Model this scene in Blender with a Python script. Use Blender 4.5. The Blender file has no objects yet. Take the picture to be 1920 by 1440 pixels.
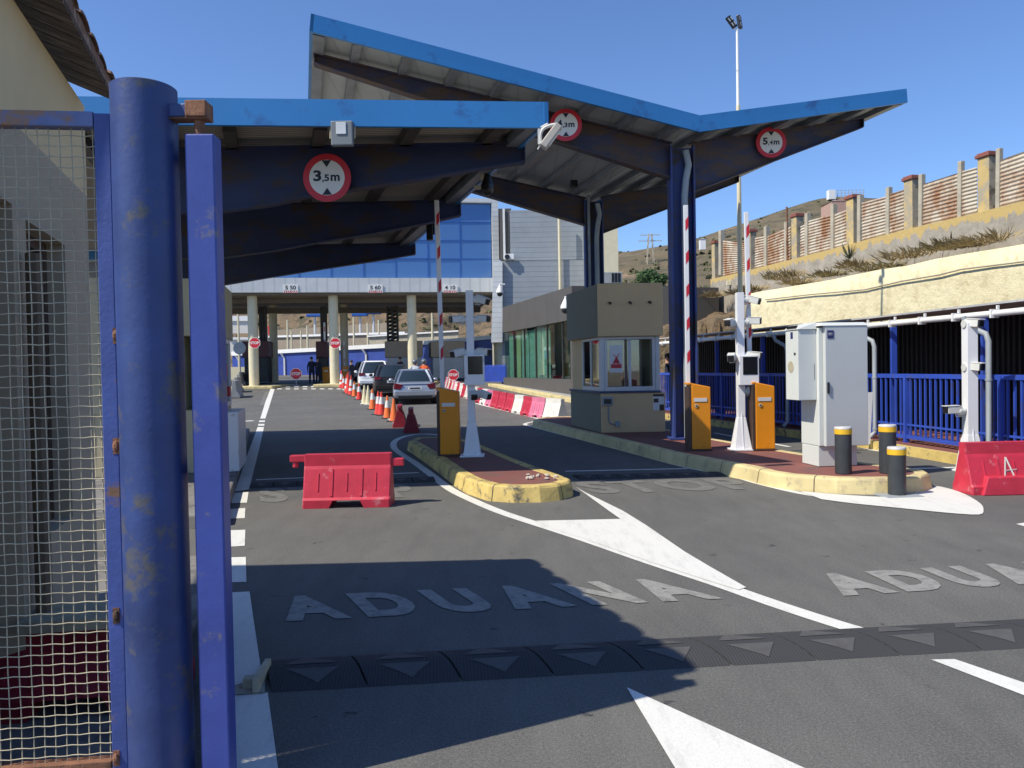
import bpy, bmesh, math, random
from mathutils import Vector, Matrix, noise
random.seed(7)
C = bpy.context.scene.collection
SC = bpy.context.scene
# ---------------------------------------------------------------- camera, sky, sun, exposure
F = 1442.0; CAMZ = 1.5; PITCH = math.atan(30.0/F); ROLL = 0.018
_fw = Vector((0, math.cos(PITCH), -math.sin(PITCH)))
_r0 = Vector((1, 0, 0)); _u0 = Vector((0, math.sin(PITCH), math.cos(PITCH)))
_rt = _r0*math.cos(ROLL) - _u0*math.sin(ROLL)
_up = _u0*math.cos(ROLL) + _r0*math.sin(ROLL)
cam = bpy.data.cameras.new('camera'); cam.sensor_width = 36; cam.lens = 36*F/1920
cam.clip_start = 0.05; cam.clip_end = 6000
camo = bpy.data.objects.new('camera', cam); C.objects.link(camo)
m = Matrix((_rt, _up, -_fw)).transposed().to_4x4(); m.translation = Vector((0, 0, CAMZ)); camo.matrix_world = m
SC.camera = camo
SUNV = Vector((-0.77, -0.375, 1.0)).normalized()          # towards the sun
W = bpy.data.worlds.new('World'); SC.world = W; W.use_nodes = True
nt = W.node_tree; bg = nt.nodes['Background']
sky = nt.nodes.new('ShaderNodeTexSky'); sky.sky_type = 'NISHITA'; sky.sun_disc = False
sky.sun_elevation = math.asin(SUNV.z); sky.sun_rotation = math.atan2(SUNV.x, SUNV.y)
sky.altitude = 0; sky.air_density = 1.0; sky.dust_density = 0.25; sky.ozone_density = 3.0
gr_ = nt.nodes.new('ShaderNodeMix'); gr_.data_type = 'RGBA'; gr_.blend_type = 'MULTIPLY'; gr_.inputs[0].default_value = 1.0; gr_.inputs[7].default_value = (.84, 1.0, 1.28, 1)
nt.links.new(sky.outputs[0], gr_.inputs[6]); nt.links.new(gr_.outputs[2], bg.inputs[0]); bg.inputs[1].default_value = 0.118
sl = bpy.data.lights.new('sun', 'SUN'); sl.energy = 5.0; sl.angle = math.radians(0.5); sl.color = (1.0, 0.93, 0.79)
so = bpy.data.objects.new('sun', sl); C.objects.link(so); so.rotation_euler = SUNV.to_track_quat('Z', 'Y').to_euler()
SC.view_settings.view_transform = 'Standard'; SC.view_settings.look = 'None'
SC.view_settings.exposure = 0.2; SC.view_settings.gamma = 1
SC.cycles.max_bounces = 6; SC.cycles.transparent_max_bounces = 12
SC.cycles.use_denoising = True
try: SC.cycles.denoiser = 'OPENIMAGEDENOISE'
except Exception: pass

# ---------------------------------------------------------------- measuring helpers
KY = [-400, 24, 31, 38, 46, 52, 60, 90, 4000]; KZ = [0, 0, .12, .27, .47, .70, .85, 1.0, 1.0]
def gz(y):
    for i in range(len(KY)-1):
        if y <= KY[i+1]: return KZ[i] + (KZ[i+1]-KZ[i])*(y-KY[i])/(KY[i+1]-KY[i])
    return KZ[-1]
def ray(px, py): return (_fw + _rt*((px-960)/F) - _up*((py-720)/F))
def P(px, py, Y):
    d = ray(px, py); t = Y/d.y
    return Vector((d.x*t, Y, CAMZ+d.z*t))
def G(px, py, z=0.0, terrain=True):
    d = ray(px, py)
    if not terrain: t = (z-CAMZ)/d.z; return Vector((d.x*t, d.y*t, z))
    f = lambda Y: CAMZ + d.z/d.y*Y - z - gz(Y)      # height of the sight line over the ground
    lo = .3; hi = lo
    while f(hi) > 0 and hi < 400: lo = hi; hi += .5
    for _ in range(40):
        mid = (lo+hi)/2
        if f(mid) > 0: lo = mid
        else: hi = mid
    t = hi/d.y; return Vector((d.x*t, hi, z+gz(hi)))

# ---------------------------------------------------------------- things and parts
def tag(o, label=None, cat=None, group=None, kind=None):
    if label: o['label'] = label
    if cat: o['category'] = cat
    if group: o['group'] = group
    if kind: o['kind'] = kind
    return o
def thing(name, label, cat, loc=(0, 0, 0), rz=0.0, group=None):
    o = bpy.data.objects.new(name, None); o.empty_display_size = .2; C.objects.link(o)
    o.location = Vector(loc); o.rotation_euler = (0, 0, rz)
    return tag(o, label, cat, group)
def wm(o):
    m = Matrix.Translation(o.location) @ o.rotation_euler.to_matrix().to_4x4()
    return wm(o.parent) @ m if o.parent else m
def copy_tree(o, parent=None, loc=None, rz=None, label=None):
    c = o.copy(); C.objects.link(c)
    if parent: c.parent = parent
    if loc is not None: c.location = Vector(loc)
    if rz is not None: c.rotation_euler = (0, 0, rz)
    if label: c['label'] = label
    for ch in [x for x in bpy.data.objects if x.parent == o]: copy_tree(ch, c)
    return c
def recolour(o, name, material):
    for ch in [x for x in bpy.data.objects if x.parent == o]:
        if ch.name.split('.')[0] == name:
            ch.data = ch.data.copy(); ch.data.materials.clear(); ch.data.materials.append(material)
class MB:
    def __init__(s): s.v = []; s.f = []; s.mi = []; s.cm = 0
    def add(s, vs, fs):
        n = len(s.v); s.v += [Vector(v) for v in vs]; s.f += [[i+n for i in f] for f in fs]; s.mi += [s.cm]*len(fs); return s
    def box(s, c, d, rz=0.0, M=None):
        cx, cy, cz = c; x, y, z = d[0]/2, d[1]/2, d[2]/2
        R = Matrix.Rotation(rz, 3, 'Z'); vs = []
        for sx, sy, sz in ((-1,-1,-1),(1,-1,-1),(1,1,-1),(-1,1,-1),(-1,-1,1),(1,-1,1),(1,1,1),(-1,1,1)):
            p = Vector((sx*x, sy*y, sz*z))
            if M: p = M @ p
            vs.append(R @ p + Vector(c))
        return s.add(vs, [(0,3,2,1),(4,5,6,7),(0,1,5,4),(1,2,6,5),(2,3,7,6),(3,0,4,7)])
    def hexa(s, b, t):                       # 4 bottom, 4 top corners, counter-clockwise
        return s.add(list(b)+list(t), [(3,2,1,0),(4,5,6,7),(0,1,5,4),(1,2,6,5),(2,3,7,6),(3,0,4,7)])
    def prism(s, pts, ext):                  # planar polygon pushed along ext
        n = len(pts); e = Vector(ext); a = [Vector(p) for p in pts]
        fs = [list(range(n))[::-1], [n+i for i in range(n)]] + [(i, (i+1) % n, n+(i+1) % n, n+i) for i in range(n)]
        return s.add(a+[p+e for p in a], fs)
    def bar(s, a, b, w, h, up=(0, 0, 1)):
        a, b = Vector(a), Vector(b); d = (b-a).normalized(); u = Vector(up)
        sd = d.cross(u)
        if sd.length < 1e-4: sd = d.cross(Vector((1, 0, 0)))
        sd.normalize(); uu = sd.cross(d)
        sd = sd*w/2; uu = uu*h/2
        return s.add([a-sd-uu, a+sd-uu, a+sd+uu, a-sd+uu, b-sd-uu, b+sd-uu, b+sd+uu, b-sd+uu],
                     [(0,1,2,3),(7,6,5,4),(0,4,5,1),(1,5,6,2),(2,6,7,3),(3,7,4,0)])
    def tube(s, path, r, n=8, cap=True):
        path = [Vector(p) for p in path]; rr = r if isinstance(r, (list, tuple)) else [r]*len(path)
        base = len(s.v); ref = None; vs = []; fs = []
        for i, p in enumerate(path):
            d = (path[min(i+1, len(path)-1)] - path[max(i-1, 0)]).normalized()
            if ref is None:
                ref = d.cross(Vector((0, 0, 1)))
                if ref.length < 1e-3: ref = Vector((1, 0, 0))
            ref = (ref - d*ref.dot(d)).normalized(); o = d.cross(ref)
            for k in range(n):
                a = 2*math.pi*k/n; vs.append(p + ref*math.cos(a)*rr[i] + o*math.sin(a)*rr[i])
        for i in range(len(path)-1):
            for k in range(n):
                fs.append((i*n+k, (i+1)*n+k, (i+1)*n+(k+1) % n, i*n+(k+1) % n))
        if cap: fs.append(list(range(n))); fs.append([(len(path)-1)*n+k for k in range(n)][::-1])
        return s.add(vs, fs)
    def lathe(s, prof, c=(0, 0, 0), n=24):   # (r, z) pairs about a vertical axis
        vs = []; fs = []; c = Vector(c)
        for r, z in prof:
            for k in range(n):
                a = 2*math.pi*k/n; vs.append(c + Vector((r*math.cos(a), r*math.sin(a), z)))
        for i in range(len(prof)-1):
            for k in range(n): fs.append((i*n+k, i*n+(k+1) % n, (i+1)*n+(k+1) % n, (i+1)*n+k))
        fs.append([k for k in range(n)][::-1]); fs.append([(len(prof)-1)*n+k for k in range(n)])
        return s.add(vs, fs)
    def ball(s, c, r, n=10, m=7):
        c = Vector(c); r = Vector(r) if not isinstance(r, (int, float)) else Vector((r, r, r)); vs = []; fs = []
        for i in range(m+1):
            t = math.pi*i/m
            for k in range(n):
                a = 2*math.pi*k/n; vs.append(c + Vector((r.x*math.sin(t)*math.cos(a), r.y*math.sin(t)*math.sin(a), r.z*math.cos(t))))
        for i in range(m):
            for k in range(n): fs.append((i*n+k, (i+1)*n+k, (i+1)*n+(k+1) % n, i*n+(k+1) % n))
        return s.add(vs, fs)
    def loft(s, secs, closed=True):          # list of equally long rings
        n = len(secs[0]); vs = [p for r in secs for p in r]; fs = []
        for i in range(len(secs)-1):
            for k in range(n): fs.append((i*n+k, i*n+(k+1) % n, (i+1)*n+(k+1) % n, (i+1)*n+k))
        if closed: fs.append(list(range(n))[::-1]); fs.append([(len(secs)-1)*n+k for k in range(n)])
        return s.add(vs, fs)
    def build(s, name, mat, parent=None, world=False, bevel=0.0, smooth=False, fix=True, seg=2):
        me = bpy.data.meshes.new(name)
        vs = s.v
        if world and parent: inv = wm(parent).inverted(); vs = [inv @ v for v in s.v]
        me.from_pydata([tuple(v) for v in vs], [], s.f)
        for mt in (mat if isinstance(mat, list) else [mat]): me.materials.append(mt)
        if isinstance(mat, list): me.polygons.foreach_set('material_index', s.mi)
        bm = bmesh.new(); bm.from_mesh(me)
        bmesh.ops.remove_doubles(bm, verts=bm.verts, dist=1e-6)
        if fix: bmesh.ops.recalc_face_normals(bm, faces=bm.faces)
        bm.to_mesh(me); bm.free()
        if smooth: me.polygons.foreach_set('use_smooth', [True]*len(me.polygons)); me.update()
        o = bpy.data.objects.new(name, me); C.objects.link(o)
        if parent: o.parent = parent
        if bevel:
            b = o.modifiers.new('b', 'BEVEL'); b.width = bevel; b.segments = seg; b.limit_method = 'ANGLE'; b.angle_limit = math.radians(35)
        if smooth and smooth != 'all':
            try:
                e = o.modifiers.new('s', 'EDGE_SPLIT'); e.split_angle = math.radians(40)
            except Exception: pass
        return o
def text_mesh(s, off=0.0, space=1.0):
    cu = bpy.data.curves.new('t', 'FONT'); cu.body = s; cu.offset = off; cu.space_character = space; cu.resolution_u = 4
    o = bpy.data.objects.new('t', cu); C.objects.link(o); bpy.context.view_layer.update()
    me = bpy.data.meshes.new_from_object(o.evaluated_get(bpy.context.evaluated_depsgraph_get()))
    vs = [v.co.copy() for v in me.vertices]; fs = [list(p.vertices) for p in me.polygons]
    bpy.data.objects.remove(o); bpy.data.curves.remove(cu); bpy.data.meshes.remove(me)
    x0 = min(v.x for v in vs); x1 = max(v.x for v in vs); y0 = min(v.y for v in vs); y1 = max(v.y for v in vs)
    return [((v.x-x0)/(x1-x0), (v.y-y0)/(y1-y0)) for v in vs], fs, (x1-x0)/(y1-y0)
def text_on(mb, s, bl, br, tl, off=0.0, space=1.0):
    uv, fs, _ = text_mesh(s, off, space); bl, br, tl = Vector(bl), Vector(br), Vector(tl)
    mb.add([bl + (br-bl)*u + (tl-bl)*v for u, v in uv], fs)

# ---------------------------------------------------------------- materials
def lin(c): return tuple((x/12.92 if x <= .04045 else ((x+.055)/1.055)**2.4) for x in c)
class NT:
    def __init__(s, name):
        s.m = bpy.data.materials.new(name); s.m.use_nodes = True; s.t = s.m.node_tree; s.b = s.t.nodes['Principled BSDF']
        s.co = s.t.nodes.new('ShaderNodeTexCoord'); s.L = s.t.links.new
        g = s.t.nodes.new('ShaderNodeNewGeometry'); s.pos = g.outputs['Position']
    def n(s, typ, **k):
        x = s.t.nodes.new(typ)
        for a, v in k.items():
            if hasattr(x, a): setattr(x, a, v)
            else: x.inputs[a.replace('_', ' ')].default_value = v
        return x
    def noise(s, sc, det=4, rough=.6, vec=None, stretch=None):
        x = s.n('ShaderNodeTexNoise'); x.inputs['Scale'].default_value = sc; x.inputs['Detail'].default_value = det; x.inputs['Roughness'].default_value = rough
        v = vec or s.co.outputs['Object']
        if stretch:
            mp = s.n('ShaderNodeMapping'); mp.inputs['Scale'].default_value = stretch; s.L(v, mp.inputs[0]); v = mp.outputs[0]
        s.L(v, x.inputs['Vector']); return x.outputs['Fac']
    def ramp(s, fac, stops):
        x = s.n('ShaderNodeValToRGB'); e = x.color_ramp.elements
        while len(e) < len(stops): e.new(.5)
        for i, (p, c) in enumerate(stops): e[i].position = p; e[i].color = (c, c, c, 1) if isinstance(c, (int, float)) else tuple(c)+(1,)
        s.L(fac, x.inputs[0]); return x.outputs[0]
    def mix(s, fac, a, b, mode='MIX'):
        x = s.n('ShaderNodeMix', data_type='RGBA', blend_type=mode)
        for sock, v in ((x.inputs[0], fac), (x.inputs[6], a), (x.inputs[7], b)):
            if isinstance(v, (int, float)): sock.default_value = v
            elif isinstance(v, tuple): sock.default_value = v if len(v) == 4 else v+(1,)
            else: s.L(v, sock)
        return x.outputs[2]
    def bump(s, h, st=.3, dist=.01):
        x = s.n('ShaderNodeBump'); x.inputs['Strength'].default_value = st; x.inputs['Distance'].default_value = dist
        s.L(h, x.inputs['Height']); s.L(x.outputs[0], s.b.inputs['Normal'])
    def col(s, c):
        if isinstance(c, tuple): s.b.inputs['Base Color'].default_value = c+(1,)
        else: s.L(c, s.b.inputs['Base Color'])
def mat(name, c, rough=.6, metal=0.0, var=.15, sc=3.0, dirt=None, dirt_amt=.5, dirt_sc=4.0, bump=0.0, bsc=60.0, stretch=None, spec=.5, fine=0.0, world=False):
    t = NT(name); src = t.pos if world else None
    n = t.noise(sc, 5, .6, src, stretch)
    c1 = tuple(min(1, x*(1-var)) for x in c); c2 = tuple(min(1, x*(1+var)) for x in c)
    out = t.mix(t.ramp(n, [(.3, 0.0), (.7, 1.0)]), c1, c2)
    if fine: out = t.mix(t.ramp(t.noise(180, 2, .5, src), [(.3, 0.0), (.7, 1.0)]), out, tuple(x*(1-fine) for x in c))
    if dirt:
        d = t.noise(dirt_sc, 8, .68, src, stretch)
        k = t.ramp(d, [(max(0, .62-dirt_amt*.25), 0.0), (.70-dirt_amt*.2, 1.0)])
        out = t.mix(k, out, dirt)
    t.col(out); t.b.inputs['Roughness'].default_value = rough; t.b.inputs['Metallic'].default_value = metal
    t.b.inputs['Specular IOR Level'].default_value = spec
    if bump: t.bump(t.noise(bsc, 4, .6, src), bump, .01)
    return t.m
# asphalt: speckled aggregate, broad stains, dark drips
def asphalt():
    t = NT('asphalt'); p = t.pos
    sp = t.noise(230, 2, .7, p); br = t.noise(.45, 6, .6, p); md = t.noise(5, 5, .65, p, (1, .25, 1))
    c = t.mix(t.ramp(sp, [(.40, 0.0), (.62, 1.0)]), (.073, .072, .067), (.215, .208, .190))
    c = t.mix(t.ramp(br, [(.35, .55), (.65, 1.0)]), (.07, .07, .07), c)
    c = t.mix(t.ramp(md, [(.4, 0.0), (.75, .35)]), c, (.05, .05, .05))
    v = t.n('ShaderNodeTexVoronoi'); v.inputs['Scale'].default_value = 1.5; v.voronoi_dimensions = '2D'
    mp = t.n('ShaderNodeMapping'); mp.inputs['Scale'].default_value = (1, 1.5, 1)
    wob = t.n('ShaderNodeVectorMath', operation='ADD'); nz = t.n('ShaderNodeTexNoise'); nz.inputs['Scale'].default_value = 9; t.L(p, nz.inputs['Vector'])
    scl = t.n('ShaderNodeVectorMath', operation='SCALE'); scl.inputs['Scale'].default_value = .22; t.L(nz.outputs['Color'], scl.inputs[0])
    t.L(p, wob.inputs[0]); t.L(scl.outputs[0], wob.inputs[1]); t.L(wob.outputs[0], mp.inputs[0]); t.L(mp.outputs[0], v.inputs['Vector'])
    gate = t.ramp(t.noise(1.7, 2, .5, p), [(.50, 0.0), (.56, 1.0)]); k = t.n('ShaderNodeMath', operation='MULTIPLY'); t.L(t.ramp(v.outputs['Distance'], [(.02, .85), (.055, 0.0)]), k.inputs[0]); t.L(gate, k.inputs[1])
    c = t.mix(k.outputs[0], c, (.03, .03, .032))
    wt = t.noise(2.2, 6, .7, p, (1.0, .12, 1)); gr = t.noise(75, 3, .8, p); c = t.mix(t.ramp(gr, [(.52, 0.0), (.66, .5)]), c, (.22, .215, .20)); c = t.mix(t.ramp(gr, [(.34, .45), (.46, 0.0)]), c, (.04, .04, .04)); c = t.mix(t.ramp(wt, [(.5, 0.0), (.8, .2)]), c, (.16, .155, .145))
    t.col(c); t.b.inputs['Roughness'].default_value = .85; t.b.inputs['Specular IOR Level'].default_value = .3
    t.bump(sp, .35, .004); return t.m
def road_paint(name, c, wear, c2=(.16, .155, .145)):
    t = NT(name); p = t.pos
    w = t.noise(11, 10, .8, p); s = t.noise(160, 2, .7, p)
    out = t.mix(t.ramp(s, [(.3, 0.0), (.75, .3)]), c, c2)
    sc_ = t.noise(9, 9, .8, p, (1, .22, 1)); out = t.mix(t.ramp(sc_, [(.50, 0.0), (.72, .30)]), out, c2)
    out = t.mix(t.ramp(w, [(.62-wear*.3, 0.0), (.80-wear*.25, 1.0)]), out, c2)
    t.col(out); t.b.inputs['Roughness'].default_value = .7; t.bump(s, .2, .003); return t.m
def stripes(name, a, b, axis, scale, rough=.6, dirt=None, duty=.5, bump=.5):
    t = NT(name); sx = t.n('ShaderNodeSeparateXYZ'); t.L(t.co.outputs['Object'], sx.inputs[0])
    mm = t.n('ShaderNodeMath', operation='MULTIPLY'); mm.inputs[1].default_value = scale; t.L(sx.outputs[axis], mm.inputs[0])
    fr = t.n('ShaderNodeMath', operation='FRACT'); t.L(mm.outputs[0], fr.inputs[0])
    k = t.ramp(fr.outputs[0], [(duty-.06, 0.0), (duty+.06, 1.0)])
    c = t.mix(k, a, b)
    c = t.mix(t.ramp(t.noise(1.2, 6, .6), [(.35, 0.0), (.7, .35)]), c, tuple(x*.6 for x in a))
    if dirt: c = t.mix(t.ramp(t.noise(2.5, 8, .7), [(.5, 0.0), (.66, 1.0)]), c, dirt)
    t.col(c); t.b.inputs['Roughness'].default_value = rough
    if bump: t.bump(k, bump, .01)
    return t.m
def thin_glass(name, tint, refl=.25, flat=False):
    t = NT(name); tr = t.n('ShaderNodeBsdfTransparent'); tr.inputs[0].default_value = tint+(1,)
    gl = t.n('ShaderNodeBsdfGlossy'); gl.inputs['Roughness'].default_value = .02
    fr = t.n('ShaderNodeFresnel'); ad = t.n('ShaderNodeMath', operation='ADD'); ad.inputs[1].default_value = refl; ad.use_clamp = True
    t.L(fr.outputs[0], ad.inputs[0]); mx = t.n('ShaderNodeMixShader'); (setattr(mx.inputs[0], 'default_value', refl) if flat else t.L(ad.outputs[0], mx.inputs[0])); t.L(tr.outputs[0], mx.inputs[1]); t.L(gl.outputs[0], mx.inputs[2])
    t.L(mx.outputs[0], t.t.nodes['Material Output'].inputs[0]); return t.m
RUST = (.16, .065, .03)
M = dict(
 asphalt=asphalt(),
 white_road=road_paint('white_road_paint', (.74, .73, .68), .04), worn_road=road_paint('worn_road_paint', (.30, .295, .27), .5, (.12, .117, .11)),
 faint_road=road_paint('faint_road_paint', (.20, .195, .175), .7, (.11, .107, .1)), grey_mark=road_paint('grey_mark', (.13, .125, .12), .3, (.06, .06, .06)),
 gate_blue=mat('gate_blue_paint', (.034, .060, .19), .42, var=.35, sc=2.2, dirt=(.10, .10, .105), dirt_amt=.34, dirt_sc=6, bump=.15, bsc=40),
 leaf_blue=mat('gate_leaf_paint', (.048, .075, .31), .38, var=.22, sc=2.5, dirt=(.17, .16, .17), dirt_amt=.2, dirt_sc=6, bump=.08),
 frame_blue=mat('frame_blue_paint', (.055, .09, .30), .5, var=.25, sc=4, dirt=(.2, .11, .06), dirt_amt=.1, dirt_sc=8, bump=.15),
 rusty_blue=mat('rusty_blue_paint', (.15, .19, .36), .7, var=.3, sc=6, dirt=(.30, .17, .09), dirt_amt=.5, dirt_sc=7, bump=.3),
 rust=mat('rust', (.22, .10, .055), .85, var=.35, sc=14, dirt=(.09, .05, .03), dirt_amt=.5, bump=.4),
 wire=mat('wire', (.46, .41, .29), .6, metal=.1, var=.2, sc=12),
 fascia=mat('fascia_blue_sheet', (.030, .195, .48), .38, var=.07, sc=.8, dirt=(.03, .12, .33), dirt_amt=.25, dirt_sc=2.5),
 fascia_dk=mat('fascia_back_sheet', (.05, .07, .11), .5, var=.15),
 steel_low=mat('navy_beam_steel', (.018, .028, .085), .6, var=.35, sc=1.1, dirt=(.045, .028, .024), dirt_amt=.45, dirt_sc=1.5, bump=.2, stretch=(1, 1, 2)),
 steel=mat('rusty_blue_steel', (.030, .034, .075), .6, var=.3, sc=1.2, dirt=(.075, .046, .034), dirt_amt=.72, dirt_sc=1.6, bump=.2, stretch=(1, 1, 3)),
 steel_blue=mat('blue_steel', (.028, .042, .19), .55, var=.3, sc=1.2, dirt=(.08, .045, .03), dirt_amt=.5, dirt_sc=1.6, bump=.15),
 soffit=stripes('soffit_sheet', (.38, .42, .43), (.29, .32, .33), 0, 2.5, .6, duty=.93, bump=.2),
 soffit2=stripes('low_soffit_sheet', (.36, .33, .28), (.20, .18, .15), 1, 14.0, .7, duty=.5, bump=.4),
 purlin=mat('galvanised', (.22, .24, .27), .5, metal=.3, var=.2), purlin_dk=mat('dark_purlin', (.07, .06, .055), .6, var=.3),
 col_blue=mat('column_blue', (.035, .058, .21), .5, var=.15, sc=1.5, dirt=(.06, .045, .04), dirt_amt=.5, dirt_sc=1.5),
 pvc=mat('grey_pipe', (.30, .33, .35), .45, var=.12, sc=2), pvc_w=mat('white_pipe', (.72, .72, .70), .4, var=.06),
 white=mat('white_metal', (.74, .74, .74), .4, var=.05, sc=2, dirt=(.45, .43, .40), dirt_amt=.05), offwhite=mat('offwhite', (.62, .61, .57), .5, var=.1),
 camw=mat('camera_shell', (.62, .62, .58), .4, var=.08), black=mat('black_plastic', (.012, .012, .014), .35, var=.1), screen=mat('dark_screen', (.008, .009, .012), .12, var=.0),
 orange=mat('orange_housing', (.72, .255, .006), .38, var=.06, sc=2, dirt=(.45, .17, .02), dirt_amt=.08), brown=mat('dark_brown_metal', (.06, .035, .025), .5),
 cab=mat('cabinet_grey', (.50, .52, .51), .45, var=.05, sc=1.5, dirt=(.46, .47, .45), dirt_amt=.2, dirt_sc=3), cab_lt=mat('cabinet_light', (.60, .62, .59), .45, var=.04, sc=2),
 bollard=mat('bollard_paint', (.038, .043, .047), .45, var=.2, sc=5, dirt=(.09, .09, .09), dirt_amt=.08), yband=mat('yellow_band', (.72, .42, .02), .45, var=.1, sc=10),
 red_pl=mat('red_plastic', (.50, .030, .058), .42, var=.14, sc=5, dirt=(.57, .20, .22), dirt_amt=.13, dirt_sc=4, bump=.1, bsc=25),
 red_dk=mat('dark_red_plastic', (.27, .015, .03), .5, var=.15, sc=5, dirt=(.30, .10, .11), dirt_amt=.12),
 pink_pl=mat('faded_pink_plastic', (.62, .17, .27), .5, var=.15, sc=5, dirt=(.6, .35, .38), dirt_amt=.2), white_pl=mat('white_plastic', (.68, .66, .60), .5, var=.1, sc=5, dirt=(.42, .38, .32), dirt_amt=.15),
 cone_o=mat('cone_orange', (.80, .17, .035), .45, var=.1), cone_r=mat('cone_red', (.70, .05, .03), .45, var=.1), cone_w=mat('cone_white', (.70, .69, .66), .5, var=.1), cone_y=mat('cone_cream', (.66, .58, .36), .5, var=.15), rubber=mat('black_rubber', (.022, .022, .024), .75, var=.2),
 hump=stripes('hump_rubber', (.034, .034, .036), (.050, .050, .052), 0, 60.0, .85, duty=.55, bump=.35), hump_mark=mat('hump_grey_marker', (.080, .077, .074), .7, var=.15, sc=20),
 kerb=mat('yellow_painted_kerb', (.56, .42, .14), .75, var=.22, sc=3, dirt=(.10, .095, .08), dirt_amt=.32, dirt_sc=4.5, bump=.5, bsc=14, world=True),
 kerb2=mat('pale_yellow_kerb', (.58, .48, .24), .75, var=.2, sc=2, dirt=(.40, .33, .2), dirt_amt=.3, dirt_sc=5, bump=.4, bsc=14, world=True),
 kerb_grey=mat('grey_kerb', (.33, .30, .24), .8, var=.2, sc=2, dirt=(.15, .13, .11), dirt_amt=.4, bump=.3, world=True),
 paver=mat('red_paving', (.24, .085, .068), .8, var=.22, sc=1.5, dirt=(.15, .075, .065), dirt_amt=.5, dirt_sc=3, bump=.3, fine=.3, world=True),
 rubble=mat('rubble', (.5, .45, .38), .9, var=.3, sc=10),
 concrete=mat('concrete', (.33, .32, .30), .8, var=.15, sc=1, bump=.2), pave=mat('pavement_concrete', (.20, .19, .175), .85, var=.2, sc=1, dirt=(.12, .115, .11), dirt_amt=.5, bump=.2, world=True),
 cream=mat('cream_render', (.60, .52, .33), .8, var=.06, sc=.8, bump=.1, dirt=(.5, .43, .28), dirt_amt=.2), cream_col=mat('cream_column', (.66, .60, .42), .75, var=.06),
 house=mat('ochre_render', (.74, .58, .33), .85, var=.08, sc=1.2, bump=.12, bsc=30, dirt=(.36, .30, .19), dirt_amt=.2), brownwall=mat('brown_wall_paint', (.27, .225, .175), .8, var=.08, sc=1.5, bump=.1),
 plank=mat('weathered_planks', (.085, .052, .032), .85, var=.45, sc=3, dirt=(.22, .16, .11), dirt_amt=.35, dirt_sc=4, bump=.6, bsc=18, stretch=(1, 8, 1)),
 tile=mat('clay_tile', (.22, .13, .09), .85, var=.35, sc=6, dirt=(.42, .34, .27), dirt_amt=.45, dirt_sc=9, bump=.4),
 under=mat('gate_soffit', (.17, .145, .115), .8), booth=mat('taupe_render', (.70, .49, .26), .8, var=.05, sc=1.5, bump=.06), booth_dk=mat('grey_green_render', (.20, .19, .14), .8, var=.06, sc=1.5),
 sill=mat('blue_sill', (.06, .08, .15), .6), alu=mat('aluminium_frame', (.62, .61, .60), .4, metal=.1, var=.05),
 char=mat('charcoal_panels', (.085, .080, .076), .6, var=.08, sc=.8), glass=thin_glass('clear_glass', (.78, .86, .84), .12), glass_fac=thin_glass('facade_glass', (.74, .90, .84), .24, True), glass_dk=thin_glass('tinted_glass', (.35, .42, .42), .12),
 curtain_t=mat('teal_curtain', (.42, .53, .50), .9, var=.2, sc=3), curtain_c=mat('cream_curtain', (.62, .56, .34), .9, var=.1), inside=mat('dark_interior', (.05, .05, .048), .9, var=.3),
 bluefac=mat('blue_mirror_glass', (.085, .19, .41), .12, metal=.25, var=.06, sc=.15), bluemul=mat('blue_mullion', (.02, .10, .38), .4),
 ribbed=stripes('ribbed_white_panel', (.60, .62, .62), (.50, .52, .53), 0, 1.6, .5, duty=.8, bump=.3),
 clad=stripes('grey_cladding', (.30, .33, .36), (.22, .24, .27), 2, 3.3, .5, duty=.88, bump=.3), clad_w=stripes('pale_cladding', (.62, .64, .64), (.45, .47, .48), 2, 3.3, .5, duty=.88, bump=.3),
 fence_blue=mat('fence_blue_paint', (.03, .075, .42), .45, var=.15, sc=2, dirt=(.05, .07, .25), dirt_amt=.3), fence_blue2=mat('blue_sheet', (.03, .06, .30), .5, var=.2, sc=1),
 darksheet=stripes('dark_corrugated', (.030, .030, .032), (.012, .012, .014), 0, 9.0, .6, duty=.5, bump=.8), roofsheet=mat('grey_roof_sheet', (.42, .42, .42), .5, var=.2, sc=2, dirt=(.25, .24, .22), dirt_amt=.3),
 signred=mat('sign_red', (.56, .018, .03), .4, var=.06), signwhite=mat('sign_white', (.74, .73, .69), .45, var=.05, sc=6), ink=mat('sign_ink', (.012, .014, .03), .5), navy=mat('navy_label', (.02, .025, .12), .4),
 hair=mat('dark_hair', (.02, .015, .012), .7), skin=mat('skin', (.42, .24, .16), .6, var=.08), navycloth=mat('navy_cloth', (.012, .016, .035), .9, var=.3), shirt_w=mat('pale_shirt', (.55, .58, .62), .9), shirt_o=mat('orange_vest', (.75, .13, .03), .8), jeans=mat('jeans', (.06, .09, .17), .9), shoe=mat('shoe', (.015, .015, .015), .6), helmet=mat('grey_helmet', (.13, .15, .17), .2),
 silver=mat('silver_car_paint', (.40, .44, .49), .28, metal=.55, var=.02), carwhite=mat('white_car_paint', (.78, .79, .80), .25, var=.02), cardark=mat('dark_car_paint', (.030, .026, .026), .22, metal=.2, var=.05), carglass=mat('car_glass', (.018, .028, .034), .06, var=.0, spec=.8),
 lamp_red=mat('tail_lamp_red', (.11, .004, .008), .2), plate=mat('plate', (.62, .63, .62), .4), tyre=mat('tyre', (.018, .018, .018), .8), rim=mat('rim', (.35, .35, .36), .35, metal=.6), chrome=mat('chrome', (.5, .5, .5), .15, metal=1),
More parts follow.
